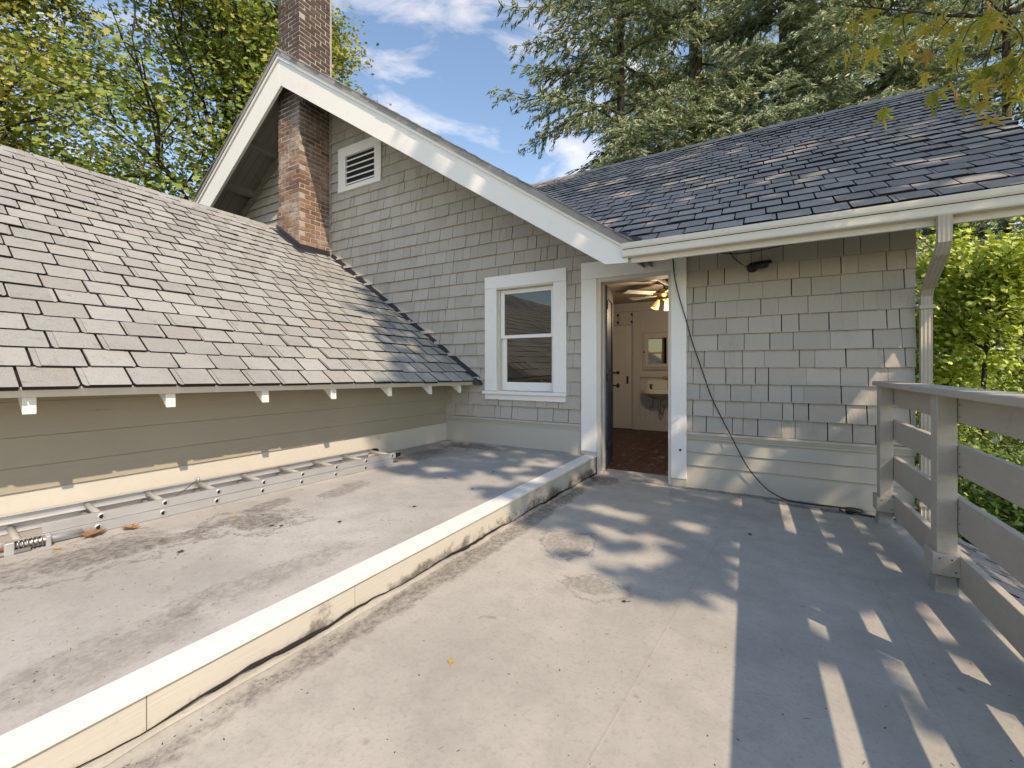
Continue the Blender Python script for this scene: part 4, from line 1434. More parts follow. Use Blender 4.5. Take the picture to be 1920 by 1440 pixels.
LW = 0.40
LEND, LSTART = 2.62, -0.45
UEND, USTART = 2.70, 0.27
rl = {}
rl['ln'] = part('side_rail', channel(LSTART, LEND, 0.0, 0.003, 0.057, 1), M['alu'], lad, bevel=0.0015)
rl['lf'] = part('side_rail', channel(LSTART, LEND, LW, 0.003, 0.057, -1), M['alu'], lad, bevel=0.0015)
rl['un'] = part('side_rail', channel(USTART, UEND, 0.012, 0.061, 0.113, 1), M['alu'], lad, bevel=0.0015)
rl['uf'] = part('side_rail', channel(LSTART + 0.15, UEND, LW - 0.012, 0.061, 0.113, -1), M['alu'], lad, bevel=0.0015)


def rung(a, z, bn, bf, near):
    m = MB(); m.tube([LP(a, bn + 0.004, z), LP(a, bf - 0.004, z)], 0.0165, 12)
    part('rung', m, M['rung'], lad, smooth=True)
    # rolled ring round the open rung end on the outer face, flat dark disc painted for the shade in the bore
    m = MB()
    for k in range(16):
        t0, t1 = 2 * math.pi * k / 16, 2 * math.pi * (k + 1) / 16
        q = [LP(a + math.cos(t) * r_, bn - o_, z + math.sin(t) * r_) for t in (t0, t1) for (r_, o_) in ((0.0125, 0.004), (0.0195, 0.001))]
        n0 = len(m.v); m.v += [tuple(v) for v in q]; m.f.append((n0, n0 + 1, n0 + 3, n0 + 2)); m.m.append(0)
    part('rung_ring', m, M['alu'], near)
    m = MB(); n0 = 0
    m.v = [tuple(LP(a + math.cos(2 * math.pi * k / 14) * 0.0135, bn - 0.0012, z + math.sin(2 * math.pi * k / 14) * 0.0135)) for k in range(14)]
    m.f = [tuple(range(14))]; m.m = [0]
    part('rung_bore_shade', m, M['void'], near)
    m = MB()  # flat bright crescent painted as light on the tube wall in the bore
    m.v = [tuple(LP(a + math.cos(t) * 0.0125 + 0.0, bn - 0.0022, z + math.sin(t) * 0.0125)) for t in np.linspace(-1.5, 0.9, 8)] + [tuple(LP(a + math.cos(t) * 0.0075, bn - 0.0022, z + math.sin(t) * 0.0125)) for t in np.linspace(0.9, -1.5, 8)]
    m.f = [tuple(range(16))]; m.m = [0]
    part('rung_wall_light', m, M['rung'], near)


a = -0.416
while a < LEND - 0.05:
    rung(a, 0.031, 0.0, LW, rl['ln']); a += 0.302
a = USTART + 0.235 - 0.604
while a < UEND - 0.06:
    if a > USTART:
        rung(a, 0.088, 0.012, LW - 0.012, rl['un'])
    a += 0.302
for (a, z0, z1, nr) in ((UEND, 0.059, 0.116, 0.010), (UEND, 0.059, 0.116, LW - 0.038)):
    m = MB(); p = LP(a - 0.035, nr, 0)
    m.quad_box([LP(a - 0.04, nr - 0.004, z0), LP(a + 0.022, nr - 0.004, z0 + 0.012), LP(a + 0.022, nr + 0.032, z0 + 0.012), LP(a - 0.04, nr + 0.032, z0), LP(a - 0.04, nr - 0.004, z1), LP(a + 0.022, nr - 0.004, z1 - 0.014), LP(a + 0.022, nr + 0.032, z1 - 0.014), LP(a - 0.04, nr + 0.032, z1)])
    part('end_cap', m, M['black'], lad, bevel=0.006)
m = MB(); pA, pB = LP(1.10, LW - 0.03, 0.122), LP(0.84, 0.10, 0.068)
m.tube([pA, (pA + pB) / 2 + Vector((0, 0, -0.006)), pB], 0.0035, 6)
part('pull_rope', m, M['chrome'], lad)
m = MB(); m.lathe([(0, -0.008), (0.018, -0.008), (0.022, 0), (0.018, 0.008), (0, 0.008)], pA, 12, axis='y'); part('pulley', m, M['alu'], lad, smooth=True)
m = MB()
for i in range(5):
    m.quad_box([LP(1.60 + i * 0.05, LW - 0.0125, 0.068), LP(1.648 + i * 0.05, LW - 0.0125, 0.068), LP(1.648 + i * 0.05, LW - 0.0115, 0.068), LP(1.60 + i * 0.05, LW - 0.0115, 0.068),
                LP(1.60 + i * 0.05, LW - 0.0125, 0.105), LP(1.648 + i * 0.05, LW - 0.0125, 0.105), LP(1.648 + i * 0.05, LW - 0.0115, 0.105), LP(1.60 + i * 0.05, LW - 0.0115, 0.105)])
part('warning_sticker', m, M['white'], rl['uf'])

# rusty clamp bar lying against the ladder
pol = thing('bar_clamp', 'rusty steel bar with a grey spring clamp lying beside the ladder', 'clamp bar', (-3.4, 0.5, UZ))
q0 = LP(-0.75, -0.030, 0.035); q1 = LP(0.30, -0.026, 0.030)
m = MB(); m.tube([q0, q1], 0.0105, 10); part('bar', m, M['rust'], pol, smooth=True)
m = MB(); m.tube([LP(-0.75, -0.05, 0.012), LP(0.22, -0.048, 0.012)], 0.011, 10); part('lower_bar', m, M['alu'], pol, smooth=True)
m = MB(); m.tube([LP(0.16, -0.028, 0.035), LP(0.42, -0.022, 0.036)], 0.0125, 12); part('sleeve', m, M['alu'], pol, smooth=True)
m = MB()
pts = []
for k in range(64):
    t = k / 63; an_ = t * 2 * math.pi * 6
    c0 = LP(0.17 + 0.10 * t, -0.028, 0.036)
    pts.append(c0 + LS * math.cos(an_) * 0.024 + Vector((0, 0, math.sin(an_) * 0.024)))
m.tube(pts, 0.004, 6); part('spring', m, M['chrome'], pol, smooth=True)
m = MB(); m.quad_box([LP(0.13, -0.062, 0.0), LP(0.165, -0.062, 0.0), LP(0.165, -0.01, 0.0), LP(0.13, -0.01, 0.0), LP(0.13, -0.062, 0.066), LP(0.165, -0.062, 0.066), LP(0.165, -0.01, 0.066), LP(0.13, -0.01, 0.066)])
part('jaw', m, M['alu'], pol, bevel=0.004)
m = MB(); m.quad_box([LP(0.275, -0.058, 0.0), LP(0.295, -0.058, 0.0), LP(0.295, -0.01, 0.0), LP(0.275, -0.01, 0.0), LP(0.275, -0.058, 0.06), LP(0.295, -0.058, 0.06), LP(0.295, -0.01, 0.06), LP(0.275, -0.01, 0.06)])
part('jaw', m, M['alu'], pol, bevel=0.004)

# ------------------------------------------------------------------ security camera and cables
sc_ = thing('security_camera', 'small black bullet camera fixed to the shingles under the gutter', 'security camera', (0.0, WY, 2.07))
m = MB(); m.lathe([(0, 0), (0.040, 0), (0.046, -0.008), (0.043, -0.022), (0.024, -0.034), (0, -0.036)], (-0.035, WY - 0.018, 2.072), 18, axis='y'); part('mount', m, M['black'], sc_, smooth=True)
m = MB(); m.tube([(-0.035, WY - 0.04, 2.072), (-0.005, WY - 0.07, 2.076)], 0.011, 10); part('arm', m, M['black'], sc_, smooth=True)
cdv = Vector((0.86, -0.46, -0.06)).normalized(); cb = Vector((-0.03, WY - 0.072, 2.075))
m = MB(); m.tube([cb, cb + cdv * 0.006, cb + cdv * 0.115, cb + cdv * 0.122], [0.022, 0.031, 0.032, 0.029], 18); part('body', m, M['black'], sc_, smooth=True)
m = MB(); m.tube([cb + cdv * 0.1222, cb + cdv * 0.127], [0.025, 0.022], 16); part('lens', m, M['lens'], sc_, smooth=True)
m = MB(); hn = Vector((0, 0, 1)); sd = cdv.cross(hn).normalized()
for k in range(6):
    t0, t1 = math.radians(20 + k * 23.3), math.radians(20 + (k + 1) * 23.3)
    r_ = 0.037
    pq = []
    for t in (t0, t1):
        o_ = sd * math.cos(t) * r_ + hn * math.sin(t) * r_
        pq += [cb + cdv * 0.02 + o_, cb + cdv * 0.15 + o_, cb + cdv * 0.15 + o_ * 0.93, cb + cdv * 0.02 + o_ * 0.93]
    m.quad_box([pq[0], pq[1], pq[5], pq[4], pq[3], pq[2], pq[6], pq[7]])
part('hood', m, M['black'], sc_)


def spline(pts, n=10):
    pts = [Vector(p) for p in pts]; out = []
    for i in range(len(pts) - 1):
        p0_, p1_, p2_, p3_ = pts[max(i - 1, 0)], pts[i], pts[i + 1], pts[min(i + 2, len(pts) - 1)]
        for k in range(n):
            t = k / n
            out.append(0.5 * ((2 * p1_) + (-p0_ + p2_) * t + (2 * p0_ - 5 * p1_ + 4 * p2_ - p3_) * t * t + (-p0_ + 3 * p1_ - 3 * p2_ + p3_) * t ** 3))
    out.append(pts[-1]); return out


cw = WY - 0.028
m = MB(); m.tube(spline([(-0.235, cw, 2.28), (-0.20, cw, 2.20), (-0.15, cw, 2.14), (-0.09, cw, 2.09), (-0.04, cw, 2.08)]), 0.0035, 6); part('camera_lead', m, M['black'], sc_, smooth=True)
m = MB(); m.tube(spline([(-0.36, cw, 2.27), (-0.28, cw, 2.235), (-0.15, cw, 2.215), (0.02, cw, 2.22), (0.2, cw, 2.24), (0.33, cw, 2.25), (0.45, cw, 2.30)]), 0.0035, 6)
tag(part('wire', m, M['black'], None, smooth=True), 'thin wire tacked across the shingles just under the gutter', 'wire')
fl = dz(4.3)
cable_pts = [(-0.722, WY - 0.055, 2.24), (-0.705, WY - 0.056, 2.05), (-0.665, WY - 0.056, 1.86), (-0.60, WY - 0.05, 1.62), (-0.545, WY - 0.03, 1.40), (-0.465, WY - 0.028, 1.15), (-0.375, WY - 0.028, 0.87), (-0.29, WY - 0.03, 0.68), (-0.20, WY - 0.06, 0.50), (-0.09, WY - 0.05, 0.27),
             (0.02, WY - 0.05, 0.12), (0.12, WY - 0.06, 0.035), (0.25, WY - 0.09, fl + 0.008), (0.42, WY - 0.10, fl + 0.006), (0.55, WY - 0.085, fl + 0.006), (0.66, WY - 0.10, fl + 0.006),
             (0.70, WY - 0.16, fl + 0.006), (0.62, WY - 0.20, fl + 0.006), (0.585, WY - 0.15, fl + 0.010), (0.66, WY - 0.085, fl + 0.014), (0.735, WY - 0.11, fl + 0.012), (0.725, WY - 0.16, fl + 0.008), (0.66, WY - 0.17, fl + 0.012), (0.72, WY - 0.22, fl + 0.008), (0.80, WY - 0.235, fl + 0.006), (0.95, WY - 0.22, fl + 0.006), (1.04, WY - 0.2, -0.03), (1.10, WY - 0.2, -0.5)]
m = MB(); m.tube(spline(cable_pts), 0.0048, 8)
tag(part('cable', m, M['black'], None, smooth=True), 'long black cable hanging from the gutter past the door down to the deck', 'cable')
pp = thing('cable_plug', 'small black plug adaptor lying in the cable coil by the first railing post', 'plug', (0.63, WY - 0.21, fl))
m = MB().box(0.615, 0.665, WY - 0.235, WY - 0.205, fl + 0.001, fl + 0.03); part('plug_body', m, M['black'], pp, bevel=0.004)
m = MB().box(0.60, 0.615, WY - 0.23, WY - 0.225, fl + 0.01, fl + 0.02); m.box(0.60, 0.615, WY - 0.215, WY - 0.21, fl + 0.01, fl + 0.02); part('prong', m, M['chrome'], pp)

# ------------------------------------------------------------------ things in the room
BW_ = RY1 - 0.013
sk = thing('wall_sink', 'white wall hung sink with two taps and bare pipes seen through the doorway', 'sink', (-1.49, BW_, 0.6))
m = MB(); prof = []
n = 20
rim, bowl = [], []
for k in range(n + 1):
    t = math.pi + math.pi * k / n
    rim.append((-1.49 + math.cos(t) * 0.30, BW_ - 0.10 + math.sin(t) * 0.30))
rim = [(-1.79, BW_ - 0.001)] + rim + [(-1.19, BW_ - 0.001)]
nr = len(rim)
for (zz_, sc2) in ((0.60, 0.35), (0.655, 0.72), (0.70, 0.965), (0.705, 1.0), (0.765, 1.0), (0.775, 0.97), (0.772, 0.88), (0.72, 0.78), (0.68, 0.5)):
    for (x_, y_) in rim:
        m.v.append((-1.49 + (x_ + 1.49) * sc2, BW_ - 0.001 + (y_ - BW_ + 0.001) * (sc2 if sc2 < 0.9 else sc2), zz_))
for i in range(8):
    for k in range(nr - 1):
        a_ = i * nr + k; m.f.append((a_, a_ + 1, a_ + 1 + nr, a_ + nr)); m.m.append(0)
m.f.append(tuple(8 * nr + k for k in range(nr))); m.m.append(0)
m.f.append(tuple(reversed(range(nr)))); m.m.append(0)
part('basin', m, M['porcelain'], sk, smooth=False)
m = MB().prism([(-1.72, 0.76), (-1.26, 0.76), (-1.25, 0.88), (-1.29, 0.925), (-1.69, 0.925), (-1.73, 0.88)], 1, BW_ - 0.045, BW_ - 0.001); part('backsplash', m, M['porcelain'], sk, bevel=0.01)
for xt in (-1.645, -1.335):
    m = MB(); m.lathe([(0.022, 0.772), (0.018, 0.79), (0.012, 0.80), (0.012, 0.835), (0.016, 0.84), (0.0, 0.85)], (xt, BW_ - 0.085, 0), 10); m.tube([(xt, BW_ - 0.085, 0.815), (xt, BW_ - 0.17, 0.82), (xt, BW_ - 0.18, 0.80)], 0.010, 8)
    m.tube([(xt - 0.035, BW_ - 0.085, 0.848), (xt + 0.035, BW_ - 0.085, 0.848)], 0.007, 6); m.tube([(xt, BW_ - 0.12, 0.848), (xt, BW_ - 0.05, 0.848)], 0.007, 6)
    part('tap', m, M['bronze'], sk, smooth=True)
    m = MB(); m.tube([(xt * 0.75 - 1.49 * 0.25, BW_ - 0.08, 0.66), (xt * 0.8 - 1.49 * 0.2, BW_ - 0.08, 0.52), (xt, BW_ - 0.06, 0.45), (xt, BW_ - 0.005, 0.44)], 0.010, 8); m.lathe([(0.0, -0.012), (0.028, -0.012), (0.028, 0.012), (0, 0.012)], (xt, BW_ - 0.07, 0.46), 10, axis='y'); part('supply_pipe', m, M['chrome'], sk, smooth=True)
m = MB(); m.tube(spline([(-1.49, BW_ - 0.14, 0.61), (-1.49, BW_ - 0.14, 0.42), (-1.48, BW_ - 0.13, 0.36), (-1.45, BW_ - 0.11, 0.36), (-1.44, BW_ - 0.10, 0.44), (-1.44, BW_ - 0.06, 0.47), (-1.44, BW_ - 0.004, 0.47)], 5), 0.017, 10); part('trap', m, M['chrome'], sk, smooth=True)
mc = thing('medicine_cabinet', 'white wall cabinet with a mirror door hung above the sink', 'cabinet', (-1.53, RY1, 1.2))
m = MB()
m.box(-1.80, -1.30, RY1 - 0.05, RY1 - 0.002, 1.12, 1.77)
part('case', m, M['room_paint'], mc, bevel=0.004)
m = MB()
for (a_, b2, c_, d_) in ((-1.765, -1.70, 1.16, 1.74), (-1.385, -1.335, 1.16, 1.74), (-1.70, -1.385, 1.16, 1.225), (-1.70, -1.385, 1.69, 1.74)): m.box(a_, b2, RY1 - 0.075, RY1 - 0.051, c_, d_)
md = part('cabinet_door', m, M['room_paint'], mc, bevel=0.003)
m = MB().box(-1.703, -1.382, RY1 - 0.064, RY1 - 0.055, 1.222, 1.693); part('mirror', m, M['mirror'], md)
for zz_ in (1.27, 1.66): m = MB().box(-1.34, -1.318, RY1 - 0.085, RY1 - 0.05, zz_ - 0.025, zz_ + 0.025); part('hinge', m, M['bronze'], md)
m = MB(); m.lathe([(0.012, 0), (0.018, -0.012), (0.0, -0.02)], (-1.775, RY1 - 0.055, 1.44), 10, axis='y'); part('latch', m, M['bronze'], mc)
m = MB(); m.prism([(-1.47, 0.985), (-1.28, 1.06), (-1.22, 1.06), (-1.22, 0.94), (-1.35, 0.955)], 1, BW_ - 0.052, BW_ - 0.047)
tag(part('card_scrap', m, M['cardboard'], None), 'tan scrap of card propped on the ledge over the sink', 'card')
fan = thing('ceiling_fan', 'ceiling fan with pale blades and glass lamp shades glimpsed at the top of the doorway', 'ceiling fan', (-1.13, 6.2, RZ))
fc = Vector((-1.12, 6.2, 0))
m = MB(); m.lathe([(0, RZ - 0.001), (0.06, RZ - 0.002), (0.055, RZ - 0.03), (0.015, RZ - 0.05), (0.015, RZ - 0.10), (0.085, RZ - 0.11), (0.10, RZ - 0.14), (0.095, RZ - 0.19), (0.05, RZ - 0.205), (0.035, RZ - 0.24), (0.05, RZ - 0.25), (0.0, RZ - 0.27)], fc, 20); part('motor', m, M['brass'], fan, smooth=True)
for k in range(5):
    an_ = math.radians(152 + 72 * k); d_ = Vector((math.cos(an_), math.sin(an_), 0)); s_ = Vector((-d_.y, d_.x, 0))
    m = MB(); zt_ = RZ - 0.17
    q = []
    for (r_, w_) in ((0.16, 0.045), (0.60, 0.065)):
        for sg in (-1, 1): q.append(fc + d_ * r_ + s_ * w_ * sg + Vector((0, 0, zt_ + 0.012 * sg)))
    m.quad_box([q[0], q[1], q[3], q[2]] + [v + Vector((0, 0, 0.006)) for v in (q[0], q[1], q[3], q[2])])
    bl = part('blade', m, M['sill_cream'], fan, bevel=0.002)
    m = MB(); m.bar(fc + d_ * 0.085 + Vector((0, 0, zt_)), fc + d_ * 0.22 + Vector((0, 0, zt_ - 0.004)), 0.03, 0.005); part('blade_iron', m, M['brass'], bl)
for k, an_ in enumerate((200, 320, 80)):
    d_ = Vector((math.cos(math.radians(an_)), math.sin(math.radians(an_)), 0)); b0_ = fc + d_ * 0.075 + Vector((0, 0, RZ - 0.255)); ax = (d_ * 0.45 + Vector((0, 0, -1))).normalized()
    m = MB(); m.tube([b0_, b0_ + ax * 0.03, b0_ + ax * 0.07, b0_ + ax * 0.115, b0_ + ax * 0.135], [0.016, 0.024, 0.038, 0.044, 0.052], 16, cap=False)
    part('lamp_shade', m, M['lamp_lit'] if k != 0 else M['lamp_amber'], fan, smooth=True)
fl_d = bpy.data.lights.new('fan_lamp', 'POINT'); fl_d.energy = 10; fl_d.color = (1.0, 0.92, 0.82); fl_d.shadow_soft_size = 0.05
flo = bpy.data.objects.new('fan_lamp', fl_d); COL.objects.link(flo); flo.parent = fan; flo.location = (0.02, -0.1, -0.47)

# ------------------------------------------------------------------ fallen leaves
LOBES = [(0, -0.5), (0.10, -0.22), (0.42, -0.30), (0.30, -0.08), (0.50, 0.12), (0.26, 0.14), (0.20, 0.28), (0.0, 0.52), (-0.20, 0.28), (-0.26, 0.14), (-0.50, 0.12), (-0.30, -0.08), (-0.42, -0.30), (-0.10, -0.22)]
M['leaf_yellow'] = paint('fallen_yellow_leaf', (0.50, 0.33, 0.07), 0.7, 0.2, 30)
M['leaf_brown'] = paint('fallen_brown_leaf', (0.30, 0.15, 0.06), 0.8, 0.3, 30)
M['leaf_dark'] = paint('rotten_leaf', (0.07, 0.05, 0.035), 0.9, 0.3, 30)


def fallen(x, y, zf, size, rot, mat, label, curl=0.25, group=None):
    m = MB(); m.v = [(0, 0, 0.003)]
    c_, s_ = math.cos(rot), math.sin(rot)
    for (u, v) in LOBES:
        u2, v2 = u * size * 0.8, v * size
        m.v.append((u2 * c_ - v2 * s_, u2 * s_ + v2 * c_, 0.002 + curl * (abs(u) ** 1.5 + 0.3 * abs(v)) * size * rng.uniform(0.5, 1.2)))
    for i in range(14): m.f.append((0, 1 + i, 1 + (i + 1) % 14))
    m.m = [0] * 14
    n0 = len(m.v)
    m.tube([Vector((0.0, 0, 0.002)) + Vector((-s_ * v, c_ * v, 0)) for v in (-0.5 * size, -0.95 * size)], 0.0012, 4)
    o = part('dry_leaf', m, mat)
    o.location = (x, y, zf)
    tag(o, label, 'leaf', group)


fallen(-1.0, 1.27, dz(1.27), 0.035, 0.6, M['leaf_yellow'], 'narrow yellow leaf alone in the middle of the open lower deck')
fallen(-2.92, 1.47, UZ, 0.05, 1.0, M['leaf_yellow'], 'yellow leaf on the upper deck between the ladder and the dark stain')
fallen(-3.21, 0.74, UZ, 0.05, 2.0, M['leaf_yellow'], 'crumpled yellow leaf just below the grey spring of the clamp bar')
fallen(-0.14, 4.36, dz(4.36), 0.06, 1.4, M['leaf_yellow'], 'flat yellow leaf against the base boards right of the door')
fallen(-3.28, 0.90, UZ + 0.004, 0.14, 0.4, M['leaf_brown'], 'curled brown maple leaf lying at the end of the clamp bar', 0.6)
fallen(-3.22, 1.05, UZ + 0.003, 0.10, 2.3, M['leaf_brown'], 'small brown leaf touching the ladder beyond the clamp bar', 0.6)
fallen(-0.55, 2.03, dz(2.03), 0.03, 2.2, M['leaf_dark'], 'dark crumb of leaf near the bright patch edge on the lower deck', 0.5)
fallen(-0.04, 3.35, dz(3.35), 0.035, 0.2, M['leaf_dark'], 'dark leaf scrap in the shaded part of the lower deck', 0.5)
for (x, y) in ((-2.55, 1.50), (-2.50, 1.53), (-2.60, 1.05), (-2.25, 1.75), (-2.05, 2.2), (-2.35, 2.9), (-2.1, 3.3), (-1.95, 2.75)):
    fallen(x, y, UZ, rng.uniform(0.025, 0.045), rng.uniform(0, 6), M['leaf_dark'], 'dark scrap of rotten leaf scattered on the upper deck', 0.4, 'leaf scraps on the upper deck')
for i in range(16):
    x = rng.uniform(-3.35, -2.75); y = rng.uniform(3.95, 4.42)
    fallen(x, y, UZ + 0.001, rng.uniform(0.03, 0.06), rng.uniform(0, 6), M['leaf_dark'] if rng.random() < .6 else M['leaf_brown'], 'brown leaf in the drift where the upper deck meets the corner', 0.4, 'leaf drift in the corner')
for i in range(9):
    y = rng.uniform(3.0, 4.4); fallen(-1.44 + rng.uniform(-.02, .05), y, dz(y) + 0.03, rng.uniform(0.02, 0.04), rng.uniform(0, 6), M['leaf_dark'], 'dark leaf crumb caught along the foot of the curb', 0.4, 'leaf crumbs along the curb')



def grit(name, label, n, place, smin, smax, mat, seed, long=1.0):
    g_ = random.Random(seed); m = MB()
    for _ in range(n):
        x, y, z_ = place(g_)
        a_ = g_.uniform(0, 6.283); w_ = g_.uniform(smin, smax); l_ = w_ * (1 + (long - 1) * g_.random()); h_ = w_ * 0.35
        c_, s_ = math.cos(a_), math.sin(a_)
        q = [(x + u * c_ - v * s_, y + u * s_ + v * c_) for (u, v) in ((-l_, 0), (0, -w_), (l_, 0), (0, w_))]
        n0 = len(m.v); m.v += [(p_[0], p_[1], z_) for p_ in q] + [(x, y, z_ + h_)]
        m.f += [(n0, n0 + 1, n0 + 4), (n0 + 1, n0 + 2, n0 + 4), (n0 + 2, n0 + 3, n0 + 4), (n0 + 3, n0, n0 + 4)]; m.m += [0] * 4
    return tag(part(name, m, mat), label, 'grit', kind='stuff')


def on_low(g_):
    y = g_.uniform(-0.2, 4.45)
    x = cx(y) + 0.02 + abs(g_.gauss(0, 0.05)) if g_.random() < 0.35 else (g_.uniform(-1.4, 0.8) if g_.random() < 0.8 else g_.gauss(0.0, 0.5))
    if g_.random() < 0.15: y = 4.46 - abs(g_.gauss(0, 0.04)); x = g_.uniform(-1.4, 0.8)
    return max(-1.5, min(0.85, x)), y, dz(y) + 0.0005


def on_up(g_):
    y = g_.uniform(0.0, 4.45); x = g_.uniform(-3.4, -1.72)
    k_ = g_.random()
    if k_ < 0.35: x, y = g_.gauss(-2.75, 0.22), g_.gauss(1.35, 0.45)
    elif k_ < 0.5: x, y = g_.gauss(-1.95, 0.1), g_.uniform(0.2, 2.0)
    return max(-3.45, min(-1.72, x)), max(-0.2, min(4.4, y)), UZ + 0.0005


grit('deck_grit', 'fine dark grit and crumbs over the lower deck', 900, on_low, 0.0008, 0.0028, M['leaf_dark'], 41, 3.0)
grit('deck_grit', 'fine dark grit in the dried puddles of the upper deck', 900, on_up, 0.0008, 0.003, M['leaf_dark'], 42, 3.0)
grit('deck_grit', 'scattered brown needles on both decks', 160, lambda g_: on_low(g_) if g_.random() < .5 else on_up(g_), 0.0012, 0.002, M['leaf_brown'], 43, 9.0)


def on_roof(g_):
    s_, r_2 = g_.uniform(0.1, 4.2), g_.choice(range(20)) * 0.196 + g_.uniform(0.0, 0.02)
    p_ = WP(s_, r_2 + 0.17, 0.028); return p_.x, p_.y, p_.z


grit('roof_litter', 'bits of leaf and needle lodged along the shingle courses of the low wing', 170, on_roof, 0.002, 0.006, M['leaf_brown'], 44, 4.0)

# ------------------------------------------------------------------ vegetation builders
def np_mesh(name, V, F_sizes, F_idx):
    me = bpy.data.meshes.new(name)
    me.vertices.add(len(V)); me.vertices.foreach_set('co', np.asarray(V, dtype=np.float32).ravel())
    nl = len(F_idx); me.loops.add(nl); me.loops.foreach_set('vertex_index', np.asarray(F_idx, dtype=np.int32))
    nf = len(F_sizes); me.polygons.add(nf)
    st = np.zeros(nf, dtype=np.int32); st[1:] = np.cumsum(F_sizes)[:-1]
    me.polygons.foreach_set('loop_start', st)
    try: me.polygons.foreach_set('loop_total', np.asarray(F_sizes, dtype=np.int32))
    except Exception: pass
    me.update(calc_edges=True); me.validate()
    return me


LEAF_MAPLE = np.array([(0, -0.45, 0), (0.40, -0.22, 0.02), (0.24, 0.0, 0), (0.46, 0.20, 0.04), (0.15, 0.22, 0), (0.0, 0.55, -0.03), (-0.15, 0.22, 0), (-0.46, 0.20, 0.04), (-0.24, 0.0, 0), (-0.40, -0.22, 0.02)])
LEAF_OVAL = np.array([(0, -0.5, 0), (0.26, -0.1, 0.05), (0.2, 0.25, 0.04), (0, 0.55, -0.04), (-0.2, 0.25, 0.04), (-0.26, -0.1, 0.05)])
NEEDLE = np.array([(0, -0.5, 0), (0.12, -0.12, 0), (0.03, 0.55, 0), (-0.10, 0.0, 0)])


def rot_frames(nrm, rnd):
    nrm = nrm / np.linalg.norm(nrm, axis=1, keepdims=True)
    ref = rnd.normal(size=nrm.shape)
    t = np.cross(nrm, ref); t /= np.linalg.norm(t, axis=1, keepdims=True) + 1e-9
    b = np.cross(nrm, t)
    return t, b, nrm


def leaves_mesh(name, P, nrm, size, shape, rnd, tdir=None):
    n = len(P); k = len(shape)
    t, b, w = rot_frames(nrm, rnd)
    if tdir is not None:
        b = tdir / (np.linalg.norm(tdir, axis=1, keepdims=True) + 1e-9)
        t = np.cross(b, w); t /= np.linalg.norm(t, axis=1, keepdims=True) + 1e-9
        w = np.cross(t, b)
    s = size[:, None, None]
    V = P[:, None, :] + s * (shape[None, :, 0:1] * t[:, None, :] + shape[None, :, 1:2] * b[:, None, :] + shape[None, :, 2:3] * w[:, None, :])
    idx = np.arange(n * k)
    return np_mesh(name, V.reshape(-1, 3), np.full(n, k), idx)


def limb_tree(base, top, r0, seed, n_limb, reach, droop=0.1, levels=2, first=0.3):
    """tapered trunk, limbs and twigs; returns the builder and the twig points"""
    r_ = random.Random(seed); m = MB(); tips = []
    base, top = Vector(base), Vector(top)
    trunk = []
    for i in range(9):
        t = i / 8
        trunk.append(base.lerp(top, t) + Vector((r_.uniform(-1, 1), r_.uniform(-1, 1), 0)) * 0.12 * (t > 0) * (top - base).length * 0.08)
    m.tube(trunk, [r0 * (1 - 0.8 * i / 8) for i in range(9)], 8)

    def grow(p, d, L, r, lv):
        pts = [p]; q = p; dd_ = d.copy()
        for i in range(5):
            dd_ = (dd_ + Vector((r_.uniform(-1, 1), r_.uniform(-1, 1), r_.uniform(-0.6, 0.8) - droop)) * 0.22).normalized()
            q = q + dd_ * L / 5; pts.append(q)
        m.tube(pts, [r * (1 - 0.75 * i / 5) for i in range(6)], 5 if lv else 6, cap=False)
        for i in range(2, 6): tips.append((pts[i], lv))
        if lv < levels:
            for i in range(1, 6):
                for _ in range(2 if lv == 0 else 1):
                    nd = (dd_ + Vector((r_.uniform(-1, 1), r_.uniform(-1, 1), r_.uniform(-0.5, 0.8)))).normalized()
                    grow(pts[i], nd, L * r_.uniform(0.35, 0.6), r * 0.45, lv + 1)
    for k in range(n_limb):
        t = first + (1 - first) * (k + r_.random()) / n_limb
        p = trunk[min(8, int(t * 8))]
        an_ = k * 2.4 + r_.uniform(-0.4, 0.4)
        el = 0.25 + 0.7 * t
        d = Vector((math.cos(an_) * math.cos(el), math.sin(an_) * math.cos(el), math.sin(el)))
        grow(p, d, reach * (1.1 - 0.5 * t) * r_.uniform(0.8, 1.15), r0 * 0.38 * (1.15 - 0.6 * t), 0)
    return m, tips


def maple(name, label, base, height, r0, reach, nleaf, lsize, mat, seed, n_limb=16, group=None, keep=None, spread=0.5, first=0.3, droop=0.1, crown_name='crown', cat='tree', shape=LEAF_MAPLE, bark='bark', up=0.9):
    o = thing(name, label, cat, base, group)
    m, tips = limb_tree(base, (base[0], base[1], base[2] + height), r0, seed, n_limb, reach, droop, first=first)
    tr_ = part('trunk', m, M[bark], o, smooth=True)
    rnd = np.random.default_rng(seed)
    T = np.array([t[0][:] for t in tips])
    wts = np.array([0.35 if t[1] == 0 else 1.0 for t in tips]); wts *= rnd.uniform(0.15, 1.6, len(wts)) ; wts /= wts.sum()
    pick = rnd.choice(len(T), nleaf, p=wts)
    off = rnd.normal(size=(nleaf, 3)) * np.array([spread, spread, spread * 0.42])
    P = T[pick] + off
    if keep is not None:
        kk = keep(P, rnd); P = P[kk]
    nrm = rnd.normal(size=P.shape) * 0.6 + np.array([0.45, -0.35, up])
    size = lsize * rnd.uniform(0.6, 1.25, len(P))
    me = leaves_mesh(crown_name, P, nrm, size, shape, rnd)
    part(crown_name, me, M[mat], o, kind='stuff')
    return o


def at(px, py, depth):      # a point of the place given by where the photograph shows it and how far off it stands
    p = CAM + FW * depth + RT * ((px - 960) / 795.0 * depth) + Vector((0, 0, (690 - py) / 795.0 * depth))
    return p


def ground_at(px, depth):
    p = at(px, 690, depth); return (round(p.x, 2), round(p.y, 2), GZ)


